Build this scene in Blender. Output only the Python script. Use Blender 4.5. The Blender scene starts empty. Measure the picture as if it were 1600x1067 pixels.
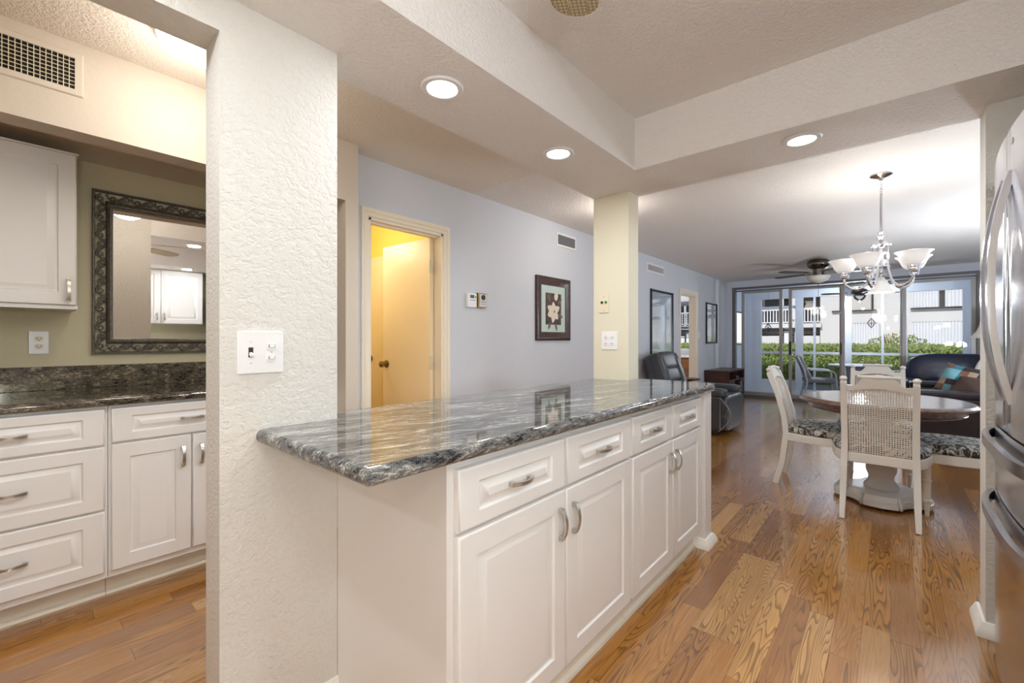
import bpy, bmesh, math, random
from mathutils import Vector, Matrix, noise
random.seed(7)
PI = math.pi
SC = bpy.context.scene
COL = SC.collection

# ------------------------------------------------------------------ camera
HC = 1.17
YAW = math.atan(591 / 680.0)
cd = bpy.data.cameras.new('camera'); cam = bpy.data.objects.new('camera', cd); COL.objects.link(cam)
cd.sensor_width = 36.0; cd.sensor_fit = 'HORIZONTAL'; cd.lens = 36.0 * 680 / 1600
cd.shift_y = -2.5 / 1600; cd.clip_start = 0.02; cd.clip_end = 200
cam.location = (0, 0, HC); cam.rotation_euler = (PI / 2, 0, YAW)
SC.camera = cam

# ------------------------------------------------------------------ world, sun, exposure
SC.view_settings.view_transform = 'Standard'
SC.view_settings.look = 'None'
SC.view_settings.exposure = 0.3
SC.view_settings.gamma = 1.0
SC.view_settings.use_curve_mapping = False
SC.cycles.max_bounces = 9; SC.cycles.diffuse_bounces = 6; SC.cycles.glossy_bounces = 5
SC.cycles.transparent_max_bounces = 24; SC.cycles.sample_clamp_indirect = 6.0
SC.cycles.use_denoising = True; SC.cycles.caustics_reflective = False; SC.cycles.caustics_refractive = False
w = bpy.data.worlds.new('sky'); SC.world = w; w.use_nodes = True
nt = w.node_tree; bg = nt.nodes['Background']
sky = nt.nodes.new('ShaderNodeTexSky'); sky.sky_type = 'HOSEK_WILKIE'; sky.turbidity = 3.0; sky.ground_albedo = 0.4
sky.sun_direction = (-0.25, -0.6, 0.75)
nt.links.new(sky.outputs[0], bg.inputs[0]); bg.inputs[1].default_value = 2.3
sd = bpy.data.lights.new('sun', 'SUN'); sd.energy = 3.6; sd.angle = 0.01; sd.color = (1, .985, .965)
so = bpy.data.objects.new('sun', sd); COL.objects.link(so)
so.rotation_euler = Vector((0.22, 1.0, -1.15)).to_track_quat('-Z', 'Y').to_euler()

# ------------------------------------------------------------------ helpers
ROOT = {}
def S(r, g, b):
    f = lambda c: (c / 255 / 12.92) if c / 255 <= .04045 else ((c / 255 + .055) / 1.055) ** 2.4
    return (f(r), f(g), f(b), 1)

class MB:
    def __init__(s): s.bm = bmesh.new()
    def _x(s, vs, M):
        if M is not None:
            for v in vs: v.co = M @ v.co
    def box(s, x0, x1, y0, y1, z0, z1, bev=0, seg=2, M=None):
        c = [(x, y, z) for x in (x0, x1) for y in (y0, y1) for z in (z0, z1)]
        v = [s.bm.verts.new(p) for p in c]
        fs = []
        for f in ((0, 1, 3, 2), (4, 6, 7, 5), (0, 4, 5, 1), (2, 3, 7, 6), (0, 2, 6, 4), (1, 5, 7, 3)):
            fs.append(s.bm.faces.new([v[i] for i in f]))
        s._x(v, M)
        if bev > 0:
            es = list({e for f in fs for e in f.edges})
            bmesh.ops.bevel(s.bm, geom=es, offset=bev, segments=seg, affect='EDGES', profile=0.5, clamp_overlap=True)
        return s
    def loft(s, loops, close=True, cap=True, M=None):
        rows = [[s.bm.verts.new(p) for p in L] for L in loops]
        n = len(rows[0])
        for a, b in zip(rows, rows[1:]):
            for i in range(n if close else n - 1):
                j = (i + 1) % n
                try: s.bm.faces.new((a[i], a[j], b[j], b[i]))
                except ValueError: pass
        if cap and close:
            for r in (rows[0][::-1], rows[-1]):
                try: s.bm.faces.new(r)
                except ValueError: pass
        for r in rows: s._x(r, M)
        return s
    def tube(s, pts, r, n=8, cap=True, M=None, closed=False):
        pts = [Vector(p) for p in pts]
        rs = r if isinstance(r, (list, tuple)) else [r] * len(pts)
        loops = []; up = None
        for i, p in enumerate(pts):
            if closed: t = pts[(i + 1) % len(pts)] - pts[i - 1]
            else: t = pts[min(i + 1, len(pts) - 1)] - pts[max(i - 1, 0)]
            if t.length < 1e-9: t = Vector((0, 0, 1))
            t.normalize()
            if up is None: up = t.orthogonal().normalized()
            up = (up - t * up.dot(t))
            if up.length < 1e-6: up = t.orthogonal()
            up.normalize(); bi = t.cross(up)
            loops.append([p + (up * math.cos(2 * PI * k / n) + bi * math.sin(2 * PI * k / n)) * rs[i] for k in range(n)])
        if closed: loops.append([q.copy() for q in loops[0]])
        return s.loft(loops, cap=cap and not closed, M=M)
    def ribbon(s, pts, w, t, axis, M=None, ws=None):
        # rectangular section swept along pts; axis = direction of the width
        axis = Vector(axis).normalized(); pts = [Vector(p) for p in pts]; loops = []
        for i, p in enumerate(pts):
            d = (pts[min(i + 1, len(pts) - 1)] - pts[max(i - 1, 0)]).normalized()
            nrm = d.cross(axis).normalized(); ww = (ws[i] if ws else w) / 2
            loops.append([p + axis * ww * a + nrm * t / 2 * b for a, b in ((-1, -1), (1, -1), (1, 1), (-1, 1))])
        return s.loft(loops, M=M)
    def lathe(s, prof, n=24, c=(0, 0, 0), M=None, cap=True):
        c = Vector(c)
        loops = [[c + Vector((max(r, 1e-4) * math.cos(2 * PI * k / n), max(r, 1e-4) * math.sin(2 * PI * k / n), z)) for k in range(n)] for r, z in prof]
        return s.loft(loops, cap=cap, M=M)
    def prism(s, poly, z0, z1, M=None, bev=0, seg=3, ef=None):
        a = [s.bm.verts.new((x, y, z0)) for x, y in poly]; b = [s.bm.verts.new((x, y, z1)) for x, y in poly]
        n = len(poly); fs = [s.bm.faces.new(a[::-1]), s.bm.faces.new(b)]
        for i in range(n):
            j = (i + 1) % n; fs.append(s.bm.faces.new((a[i], a[j], b[j], b[i])))
        if bev > 0:
            es = {e for f in fs for e in f.edges}
            if ef: es = {e for e in es if ef(e.verts[0].co, e.verts[1].co)}
            r = bmesh.ops.bevel(s.bm, geom=list(es), offset=bev, segments=seg, affect='EDGES', profile=0.5)
            vs = set(v for f in fs if f.is_valid for v in f.verts) | set(r['verts'])
        else: vs = set(a + b)
        s._x(vs, M)
        return s
    def sphere(s, c, r, sx=1, sy=1, sz=1, n=16, m=10, M=None):
        c = Vector(c)
        loops = []
        for i in range(m + 1):
            th = PI * i / m; rr = max(math.sin(th), 1e-3)
            loops.append([c + Vector((r * sx * rr * math.cos(2 * PI * k / n), r * sy * rr * math.sin(2 * PI * k / n), -r * sz * math.cos(th))) for k in range(n)])
        return s.loft(loops, M=M)
    def quad(s, a, b, c, d):
        s.bm.faces.new([s.bm.verts.new(p) for p in (a, b, c, d)]); return s
    def build(s, name, mat, parent=None, smooth=38, origin=True):
        bm = s.bm
        bmesh.ops.remove_doubles(bm, verts=bm.verts, dist=1e-6)
        bmesh.ops.recalc_face_normals(bm, faces=bm.faces)
        me = bpy.data.meshes.new(name)
        o = bpy.data.objects.new(name, me)
        if parent is not None:
            R = ROOT[parent.name]; ROOT[o.name] = R
            inv = R.inverted()
            for v in bm.verts: v.co = inv @ v.co
            o.parent = parent
        else:
            if origin and len(bm.verts):
                xs = [v.co.x for v in bm.verts]; ys = [v.co.y for v in bm.verts]; zs = [v.co.z for v in bm.verts]
                c = Vector(((min(xs) + max(xs)) / 2, (min(ys) + max(ys)) / 2, min(zs)))
                for v in bm.verts: v.co -= c
                o.location = c
                ROOT[o.name] = Matrix.Translation(c)
            else: ROOT[o.name] = Matrix.Identity(4)
        bm.to_mesh(me); bm.free()
        COL.objects.link(o)
        me.materials.append(M[mat] if isinstance(mat, str) else mat)
        if smooth:
            for p in me.polygons: p.use_smooth = True
            me.set_sharp_from_angle(angle=math.radians(smooth))
            if smooth < 90:
                wn_ = o.modifiers.new('weighted_normals', 'WEIGHTED_NORMAL'); wn_.keep_sharp = True; wn_.weight = 90
        return o

def thing(name, label, cat, loc=(0, 0, 0), group=None):
    o = bpy.data.objects.new(name, None); COL.objects.link(o); o.empty_display_size = .1
    o.location = loc; ROOT[o.name] = Matrix.Translation(Vector(loc))
    o['label'] = label; o['category'] = cat
    if group: o['group'] = group
    return o
def tag(o, label, cat, group=None):
    o['label'] = label; o['category'] = cat
    if group: o['group'] = group
    return o
def struct(o, label=None):
    o['kind'] = 'structure'
    if label: o['label'] = label
    return o
def copy_tree(o, parent=None):
    c = o.copy(); COL.objects.link(c)
    if parent: c.parent = parent
    for ch in [x for x in o.children]: copy_tree(ch, c)
    return c
def lamp(name, kind, energy, loc, parent, color=(1, 1, 1), size=.1, rot=None, spread=None):
    d = bpy.data.lights.new(name, kind); d.energy = energy; d.color = color
    if kind == 'AREA':
        d.shape = 'DISK'; d.size = size
        if spread: d.spread = spread
    else: d.shadow_soft_size = size
    o = bpy.data.objects.new(name, d); COL.objects.link(o)
    o.parent = parent; o.location = ROOT[parent.name].inverted() @ Vector(loc)
    if rot: o.rotation_euler = rot
    return o

# ------------------------------------------------------------------ materials
M = {}
class N:
    def __init__(s, name):
        s.m = bpy.data.materials.new(name); s.m.use_nodes = True; s.t = s.m.node_tree
        s.b = s.t.nodes['Principled BSDF']; s.out = s.t.nodes['Material Output']; M[name] = s.m
    def n(s, typ, **kw):
        x = s.t.nodes.new('ShaderNode' + typ)
        for k, v in kw.items(): setattr(x, k, v)
        return x
    def l(s, a, b): s.t.links.new(a, b)
    def i(s, node, key, v):
        k = node.inputs[key]
        if hasattr(v, 'links') or hasattr(v, 'is_output'): s.l(v, k)
        else: k.default_value = v
    def math(s, op, a, b=None, c=None):
        x = s.n('Math', operation=op); s.i(x, 0, a)
        if b is not None: s.i(x, 1, b)
        if c is not None: s.i(x, 2, c)
        return x.outputs[0]
    def co(s, which='Object'): return s.n('TexCoord').outputs[which]
    def map(s, v, scale=(1, 1, 1), rot=(0, 0, 0), loc=(0, 0, 0)):
        x = s.n('Mapping'); s.l(v, x.inputs[0]); x.inputs['Scale'].default_value = scale
        x.inputs['Rotation'].default_value = rot; x.inputs['Location'].default_value = loc; return x.outputs[0]
    def noise(s, v, scale=5, detail=3, rough=.5, dist=0, w=None):
        x = s.n('TexNoise'); 
        if w is not None: x.noise_dimensions = '4D'; s.i(x, 'W', w)
        if v is not None: s.l(v, x.inputs['Vector'])
        x.inputs['Scale'].default_value = scale; x.inputs['Detail'].default_value = detail
        x.inputs['Roughness'].default_value = rough; x.inputs['Distortion'].default_value = dist
        return x.outputs['Fac']
    def ramp(s, f, stops, interp='LINEAR'):
        x = s.n('ValToRGB'); s.l(f, x.inputs[0]); cr = x.color_ramp; cr.interpolation = interp
        while len(cr.elements) < len(stops): cr.elements.new(.5)
        for e, (p, c) in zip(cr.elements, stops):
            e.position = p; e.color = c if len(c) == 4 else (*c, 1)
        return x.outputs[0]
    def mix(s, f, a, b, bt='MIX'):
        x = s.n('Mix', data_type='RGBA', blend_type=bt); s.i(x, 0, f); s.i(x, 6, a); s.i(x, 7, b); return x.outputs[2]
    def bump(s, h, strength=.3, dist=.005, invert=False):
        x = s.n('Bump'); x.inputs['Strength'].default_value = strength; x.inputs['Distance'].default_value = dist
        s.l(h, x.inputs['Height']); s.l(x.outputs[0], s.b.inputs['Normal']); x.invert = invert; return x
    def set(s, **kw):
        for k, v in kw.items():
            s.i(s.b, k.replace('_', ' '), v)
        return s

def plain(name, col, rough=.5, metal=0, coat=0, spec=None, bump=None):
    m = N(name); m.set(Base_Color=col, Roughness=rough, Metallic=metal)
    if coat: m.set(Coat_Weight=coat, Coat_Roughness=.08)
    if spec is not None: m.b.inputs['Specular IOR Level'].default_value = spec
    v = m.co()
    # every surface carries a faint procedural unevenness
    sc, st, di = bump or (60, .05, .001)
    m.bump(m.noise(v, sc, 2), st, di)
    return m

def wall(name, col, kind='orange'):
    m = N(name); v = m.co()
    var = m.noise(v, 1.3, 2)
    c2 = tuple(x * .965 for x in col[:3]) + (1,)
    m.set(Base_Color=m.mix(var, col, c2), Roughness=.62)
    if kind == 'knock':
        n = m.noise(m.map(v, (1, 1, 1.25)), 52, 3, .6, .35)
        h = m.ramp(n, [(.40, (0, 0, 0)), (.50, (.8, .8, .8)), (.62, (1, 1, 1))])
        m.bump(h, .42, .003)
    elif kind == 'popcorn':
        n = m.noise(v, 75, 3, .6, .5)
        m.bump(m.ramp(n, [(.35, (0, 0, 0)), (.65, (1, 1, 1))]), .5, .006)
    else:
        m.bump(m.noise(v, 55, 3, .55, .3), .22, .004)
    return m
wall('kitchen_wall', S(217, 214, 207), 'knock')
wall('soffit_paint', S(240, 236, 232), 'popcorn')
wall('tray_ceiling', S(240, 236, 232), 'popcorn')
wall('hall_ceiling', S(238, 230, 219), 'popcorn')
wall('beige_wall', S(212, 202, 188), 'orange')
wall('niche_wall', S(200, 192, 160), 'orange')
wall('blue_wall', S(212, 216, 223), 'smooth')
wall('living_wall', S(212, 218, 230), 'smooth')
wall('cream_wall', S(222, 216, 194), 'orange')
wall('yellow_wall', S(238, 216, 116), 'smooth')
wall('lanai_paint', S(205, 214, 228), 'smooth')
wall('stucco', S(226, 223, 219), 'orange')
wall('stucco_grey', S(205, 203, 200), 'orange')
plain('cabinet_white', S(229, 227, 224), .32)
plain('toe_white', S(226, 220, 205), .5)
plain('trim_white', S(238, 236, 228), .35)
plain('door_cream', S(240, 222, 188), .38)
plain('casing_cream', S(238, 228, 208), .4)
plain('nickel', S(205, 200, 190), .3, 1)
plain('chrome', S(222, 222, 226), .12, 1)
plain('dark_nickel', S(120, 112, 105), .25, 1)
plain('brass', S(150, 130, 90), .3, 1)
plain('plate_white', S(236, 236, 236), .3)
plain('plate_ivory', S(226, 216, 190), .35)
plain('plate_grey', S(205, 200, 196), .35)
plain('slot_dark', S(35, 33, 32), .6)
plain('vent_grey', S(158, 162, 166), .5)
plain('vent_dark', S(22, 18, 12), .8)
plain('chair_white', S(222, 220, 214), .38)
plain('cane', S(214, 208, 198), .5)
plain('pedestal_grey', S(206, 206, 204), .35)
plain('black_leather', S(58, 60, 65), .32, bump=(28, .35, .006))
plain('grey_stitch', S(130, 130, 132), .5)
plain('navy_leather', S(40, 46, 74), .30, bump=(14, .4, .012))
plain('brown_black_leather', S(34, 26, 30), .35, bump=(14, .3, .01))
plain('brown_fabric', S(60, 40, 32), .85, bump=(200, .3, .002))
plain('white_fabric', S(220, 220, 218), .85, bump=(200, .3, .002))
plain('shade_linen', S(225, 220, 212), .8, bump=(200, .2, .001))
plain('black_iron', S(22, 22, 26), .45, .6)
plain('aluminium', S(172, 168, 166), .4, .3)
plain('dark_track', S(112, 108, 106), .45, .3)
plain('white_frame', S(226, 232, 240), .35)
plain('blind_slat', S(70, 74, 92), .5)
plain('patio_white', S(225, 228, 232), .4)
plain('patio_cushion', S(150, 155, 165), .8)
plain('fan_blade_brown', S(70, 52, 42), .4)
plain('mat_green', S(196, 214, 206), .8)
plain('shutter_white', S(230, 231, 233), .5)
plain('balcony_dark', S(50, 46, 44), .6)
plain('dark_bronze', S(50, 42, 38), .5)
plain('garage_white', S(225, 222, 218), .6)
plain('concrete', S(170, 166, 160), .85, bump=(30, .3, .004))
plain('thermo_gold', S(140, 118, 78), .3, .8)
plain('grey_print', S(120, 122, 128), .6)
plain('lcd_dark', S(40, 52, 50), .3)
plain('green_led', S(60, 130, 80), .4)
plain('rug_grey', S(120, 120, 118), .9)

def emis(name, col, strength, base=(.9, .9, .9, 1)):
    m = N(name); m.set(Base_Color=base, Roughness=.4, Emission_Color=col, Emission_Strength=strength)
    v = m.co(); m.bump(m.noise(v, 80, 1), .02, .001); return m
emis('downlight_lens', (1, .98, .96, 1), 9)
emis('fill_lens', (1, .95, .88, 1), 3)
emis('hall_lens', (1, .9, .75, 1), 5)
emis('shade_lit', (1, .98, .96, 1), .28, (.82, .82, .81, 1))
plain('shade_frost', S(228, 226, 218), .45)

# stainless
m = N('stainless'); v = m.co()
g = m.noise(m.map(v, (2, 2, 240)), 6, 2)
m.set(Base_Color=S(206, 206, 210), Metallic=1, Roughness=m.math('MULTIPLY_ADD', g, .12, .13))
m.bump(g, .03, .0005)
plain('stainless_dark', S(196, 196, 202), .24, 1)

# mirror + glass
m = N('mirror_glass'); m.set(Base_Color=(.93, .93, .92, 1), Metallic=1, Roughness=.01)
def glass(name, tint, refl=.9, ior=1.5):
    m = N(name); t = m.n('BsdfTransparent'); t.inputs[0].default_value = tint
    g = m.n('BsdfGlossy'); g.inputs[0].default_value = (1, 1, 1, 1); g.inputs[1].default_value = .01
    f = m.n('Fresnel'); f.inputs[0].default_value = ior
    x = m.n('MixShader'); m.l(m.math('MULTIPLY', f.outputs[0], refl), x.inputs[0]); m.l(t.outputs[0], x.inputs[1]); m.l(g.outputs[0], x.inputs[2])
    m.l(x.outputs[0], m.out.inputs[0]); return m
glass('glass', (.965, .965, .97, 1), .5)
glass('clear_shade', (.93, .94, .95, 1), 2.0)

# oak strip floor
m = N('oak_floor'); v = m.co()
sx = m.n('SeparateXYZ'); m.l(v, sx.inputs[0]); X, Y = sx.outputs[0], sx.outputs[1]
W_, L_ = .087, .82
u = m.math('DIVIDE', X, W_); row = m.math('FLOOR', u)
wn = m.n('TexWhiteNoise', noise_dimensions='1D'); m.l(row, wn.inputs['W'])
vv = m.math('ADD', m.math('DIVIDE', Y, L_), m.math('MULTIPLY', wn.outputs[0], 7.3)); colm = m.math('FLOOR', vv)
cb = m.n('CombineXYZ'); m.l(row, cb.inputs[0]); m.l(colm, cb.inputs[1])
w2 = m.n('TexWhiteNoise', noise_dimensions='2D'); m.l(cb.outputs[0], w2.inputs['Vector']); rid = w2.outputs[0]
off = m.n('CombineXYZ'); m.l(m.math('MULTIPLY', rid, 31.7), off.inputs[0]); m.l(m.math('MULTIPLY', rid, 17.1), off.inputs[1])
va = m.n('VectorMath', operation='ADD'); m.l(m.map(v, (15.0, 1.25, 1)), va.inputs[0]); m.l(off.outputs[0], va.inputs[1])
nn = m.noise(va.outputs[0], 1.0, 1.2, .5, .25)
ring = m.math('FRACT', m.math('MULTIPLY', nn, m.math('MULTIPLY_ADD', rid, 18, 12)))
line = m.ramp(ring, [(0, (.0, .0, .0)), (.14, (.2, .2, .2)), (.42, (.85, .85, .85)), (.92, (1, 1, 1)), (1, (.1, .1, .1))])
fine = m.noise(m.map(v, (160, 5, 1)), 1, 3, .6)
tone = m.ramp(rid, [(0, S(172, 116, 46)), (.3, S(192, 136, 62)), (.55, S(148, 94, 38)), (.8, S(208, 158, 90)), (1, S(180, 122, 50))])
dark = m.mix(.66, tone, S(60, 36, 20))
w3 = m.n('TexWhiteNoise', noise_dimensions='2D'); m.l(m.map(cb.outputs[0], (1, 1, 1), loc=(5.3, 9.1, 0)), w3.inputs['Vector'])
amt = m.ramp(w3.outputs[0], [(.15, (.25, .25, .25)), (.5, (1, 1, 1))])
lm = m.mix(amt, (1, 1, 1, 1), line)
c = m.mix(lm, dark, tone)
c = m.mix(m.math('MULTIPLY', m.math('SUBTRACT', .62, fine), .9), c, m.mix(1, c, S(150, 95, 60), 'MULTIPLY'))
fu = m.math('FRACT', u); fv = m.math('FRACT', vv)
gap = m.math('MAXIMUM', m.math('LESS_THAN', fu, .018), m.math('LESS_THAN', fv, .0028))
c = m.mix(m.math('MULTIPLY', gap, .55), c, S(70, 36, 18))
m.set(Base_Color=c, Roughness=m.math('MULTIPLY_ADD', fine, .10, .20))
m.set(Coat_Weight=m.math('MULTIPLY_ADD', lm, .5, .5), Coat_Roughness=.13, Coat_IOR=1.75)
m.b.inputs['Specular IOR Level'].default_value = .6
m.bump(m.math('SUBTRACT', fine, m.math('MULTIPLY', gap, 1.5)), .06, .001)

# granite
def granite(name, rotz, warm):
    m = N(name); v = m.co()
    base = m.map(v, (1, 1, 1), (0, 0, rotz))
    st = m.map(base, (21, 2.5, 21))
    n1 = m.noise(st, 1.6, 5, .6, .9)
    n2 = m.noise(m.map(base, (95, 22, 95)), 1.4, 4, .65, .6)
    n3 = m.noise(v, 330, 2, .7)
    f = m.math('ADD', m.math('MULTIPLY', n1, .5), m.math('MULTIPLY', n2, .5))
    f = m.math('ADD', f, m.math('MULTIPLY', m.math('SUBTRACT', n3, .5), .30))
    k = warm
    c = m.ramp(f, [(.36, S(20, 21, 24)), (.45, S(56, 58, 61)), (.495, S(122, 120, 116)), (.525, S(78, 80, 82)), (.575, S(152, 150, 143)), (.66, S(204, 200, 190))])
    if warm: c = m.mix(warm, c, m.mix(1, c, S(196, 172, 130), 'MULTIPLY'))
    m.set(Base_Color=c, Roughness=.05)
    m.b.inputs['Specular IOR Level'].default_value = .75
    m.bump(n3, .01, .0003)
granite('granite', .22, 0)
granite('granite_brown_warm_lit', .5, .75)  # same granite, browned partly by own colour, partly by painted warm light

# woods
def wood(name, a, b, rough=.35, sc=(3, 3, 30), coat=0):
    m = N(name); v = m.co()
    n = m.noise(m.map(v, sc), 1.5, 4, .6, .6)
    m.set(Base_Color=m.ramp(n, [(.3, a), (.7, b)]), Roughness=rough)
    if coat: m.set(Coat_Weight=coat, Coat_Roughness=.1)
    m.bump(n, .05, .001)
wood('table_wood', S(74, 48, 36), S(118, 84, 64), .2, (4, 26, 26), .6)
wood('espresso', S(48, 26, 20), S(74, 40, 28), .35, (4, 4, 40))
wood('dresser_oak', S(120, 78, 44), S(150, 104, 62), .4, (4, 4, 30))
wood('frame_wood', S(34, 22, 18), S(84, 54, 38), .3, (20, 20, 20))
wood('pewter_frame', S(46, 40, 34), S(112, 100, 86), .36, (60, 60, 60))
plain('frame_black', S(20, 18, 18), .3)

# zebra cushion
m = N('zebra_fabric'); v = m.co()
n = m.noise(m.map(v, (9, 22, 10), (0, 0, .5)), 1.2, 2, .5, 1.4)
m.set(Base_Color=m.ramp(n, [(.47, S(34, 32, 34)), (.50, S(206, 202, 192)), (.60, S(196, 192, 186)), (.63, S(60, 58, 60))]), Roughness=.8)
m.bump(m.noise(v, 400, 1), .2, .001)
m = N('leopard_fabric'); v = m.co()
n = m.noise(m.map(v, (26, 30, 22)), 1.2, 3, .55, .8)
m.set(Base_Color=m.ramp(n, [(.46, S(52, 50, 48)), (.50, S(150, 148, 144)), (.58, S(204, 200, 190))]), Roughness=.8)
m.bump(m.noise(v, 400, 1), .2, .001)

# patchwork
m = N('patchwork'); v = m.map(m.co(), (12, 12, 15), (0, 0, 0), (.3, 0, .2))
fl = m.n('VectorMath', operation='FLOOR'); m.l(v, fl.inputs[0])
sp = m.n('SeparateXYZ'); m.l(fl.outputs[0], sp.inputs[0]); cbx = m.n('CombineXYZ'); m.l(sp.outputs[0], cbx.inputs[0]); m.l(sp.outputs[2], cbx.inputs[1])
wn = m.n('TexWhiteNoise', noise_dimensions='2D'); m.l(cbx.outputs[0], wn.inputs['Vector'])
m.set(Base_Color=m.ramp(wn.outputs[0], [(0, S(110, 78, 60)), (.25, S(104, 156, 166)), (.45, S(48, 34, 34)), (.62, S(150, 130, 110)), (.8, S(44, 110, 124))], 'CONSTANT'), Roughness=.85)
m.bump(m.noise(m.co(), 300, 1), .2, .001)

# wicker fan blade
m = N('wicker'); v = m.co()
wv = m.n('TexWave', wave_type='BANDS', bands_direction='DIAGONAL'); m.l(v, wv.inputs[0]); wv.inputs['Scale'].default_value = 60; wv.inputs['Distortion'].default_value = 2
ck = m.n('TexChecker'); m.l(m.map(v, (1, 1, 1), (0, 0, .4)), ck.inputs[0]); ck.inputs['Scale'].default_value = 110
m.set(Base_Color=m.mix(ck.outputs[1], S(196, 178, 146), S(150, 130, 98)), Roughness=.7); m.bump(wv.outputs['Fac'], .6, .003)

# foliage, ground, painting
m = N('hedge_leaf'); v = m.co()
n = m.noise(v, 9, 3, .6)
m.set(Base_Color=m.ramp(n, [(.3, S(84, 104, 46)), (.5, S(130, 150, 70)), (.7, S(178, 188, 104))]), Roughness=.4)
m.b.inputs['Transmission Weight'].default_value = 0
m.bump(m.noise(v, 60, 2), .4, .01)
m = N('grass'); v = m.co()
m.set(Base_Color=m.ramp(m.noise(v, 6, 5, .7), [(.3, S(70, 92, 44)), (.7, S(132, 146, 80))]), Roughness=.9); m.bump(m.noise(v, 80, 3), .6, .02)
m = N('print_dark'); v = m.co()
m.set(Base_Color=m.ramp(m.noise(v, 14, 3, .6), [(.3, S(44, 34, 40)), (.5, S(84, 62, 60)), (.7, S(96, 80, 70))]), Roughness=.6)
plain('petal', S(226, 216, 198), .6); plain('print_leaf', S(112, 104, 66), .6); plain('stamen', S(180, 140, 110), .6)
m = N('landscape_print'); v = m.co()
sz = m.n('SeparateXYZ'); m.l(v, sz.inputs[0])
n = m.noise(m.map(v, (5, 5, 2)), 2, 4, .6, .5)
h = m.math('ADD', m.math('MULTIPLY', sz.outputs[2], 1.0), m.math('MULTIPLY', n, .35))
m.set(Base_Color=m.ramp(h, [(.05, S(110, 128, 112)), (.25, S(170, 186, 168)), (.45, S(200, 206, 208)), (.8, S(150, 158, 166))]), Roughness=.5)
m.bump(n, .02, .001)
def coat_pic():
    m = M['landscape_print']; b = m.node_tree.nodes['Principled BSDF']
    b.inputs['Coat Weight'].default_value = 1; b.inputs['Coat Roughness'].default_value = .02; b.inputs['Coat IOR'].default_value = 1.9
coat_pic()

# ================================================================== STRUCTURE
XW, XN, ZC, ZS = -2.61, -2.50, 2.38, 2.10
YB = 9.87
f = MB(); f.box(-5.2, 1.6, -1.6, 9.93, -.12, 0); o = struct(f.build('floor', 'oak_floor', origin=False))
c = MB(); c.box(-5.2, -1.06, -1.6, 2.5, ZC, ZC + .12); struct(c.build('ceiling', 'hall_ceiling', origin=False))
c = MB(); c.box(-1.06, 1.6, -1.6, 2.5, ZC, ZC + .12); struct(c.build('ceiling_kitchen', 'tray_ceiling', origin=False))
c = MB(); c.box(-5.2, 1.6, 2.5, 9.93, ZC, ZC + .12); struct(c.build('ceiling_living', 'soffit_paint', origin=False))

# kitchen soffit and beam
s = MB()
s.box(-1.357, -1.055, -1.4, .695, ZS, ZC)
s.box(-1.48, -1.055, .6955, 2.67, ZS, ZC)
s.box(-1.055, 1.5, 2.24, 2.67, ZS, ZC)
s.box(.45, 1.15, -1.4, 2.24, ZS, ZC)
s.box(-1.055, .45, -1.4, -.95, ZS, ZC)
struct(s.build('ceiling_soffit', 'soffit_paint', origin=False))

# near wall with doorway and header
b = MB(); b.box(-1.48, -1.357, .366, .695, 0, ZC)
b.box(-1.48, -1.357, -.75, .366, 2.0, ZC); b.box(-1.48, -1.357, -1.4, -.75, 0, ZC)
struct(b.build('wall_hall', 'kitchen_wall', origin=False))
b = MB(); b.box(-1.482, -1.235, 2.53, 2.67, 0, ZS)
struct(b.build('column_island', 'cream_wall', origin=False))
b = MB(); b.box(.285, 1.5, 2.53, 2.67, 0, ZS)
struct(b.build('wall_kitchen_end', 'kitchen_wall', origin=False))
b = MB(); b.box(1.15, 1.27, -1.5, 2.53, 0, ZC); struct(b.build('wall_right', 'niche_wall', origin=False))
b = MB(); b.box(-3.36, 1.27, -1.52, -1.4, 0, ZC); struct(b.build('wall_back', 'beige_wall', origin=False))
b = MB(); b.box(1.38, 1.5, 2.67, 9.87, 0, ZC); struct(b.build('wall_living_right', 'living_wall', origin=False))

# left side: bar niche
b = MB(); b.box(-3.36, -3.24, -1.4, 1.335, 0, ZC); struct(b.build('wall_niche_back', 'niche_wall', origin=False))
b = MB(); b.box(-3.36, XN, 1.335, 1.418, 0, ZC); struct(b.build('wall_niche_end', 'beige_wall', origin=False))
b = MB(); b.box(-2.62, XN, -1.4, 1.335, 2.02, ZC); b.box(-3.24, -2.62, -1.4, 1.335, 2.12, ZC)
struct(b.build('ceiling_niche_soffit', 'beige_wall', origin=False))

def wall_y(mb, x0, x1, y0, y1, z1, holes):
    # wall along Y with rectangular holes (ya, yb, za, zb)
    ys = y0
    for (a, bb, za, zb) in sorted(holes):
        if a > ys: mb.box(x0, x1, ys, a, 0, z1)
        if za > 0: mb.box(x0, x1, a, bb, 0, za)
        if zb < z1: mb.box(x0, x1, a, bb, zb, z1)
        ys = bb
    if ys < y1: mb.box(x0, x1, ys, y1, 0, z1)
def wall_x(mb, y0, y1, x0, x1, z0, z1, holes):
    xs = x0
    for (a, bb, za, zb) in sorted(holes):
        if a > xs: mb.box(xs, a, y0, y1, z0, z1)
        if za > z0: mb.box(a, bb, y0, y1, z0, za)
        if zb < z1: mb.box(a, bb, y0, y1, zb, z1)
        xs = bb
    if xs < x1: mb.box(xs, x1, y0, y1, z0, z1)
D1 = (1.556, 2.19, 0, 1.985); D2 = (7.24, 8.0, 0, 1.955)
b = MB(); wall_y(b, XW - .12, XW, 1.418, 9.99, ZC, [D1, D2]); struct(b.build('wall_left', 'blue_wall', origin=False))
b = MB(); wall_x(b, YB, YB + .12, XW, 1.5, 0, ZC, [(-2.49, 1.07, 0, 2.25)]); struct(b.build('wall_slider', 'living_wall', origin=False))

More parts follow.
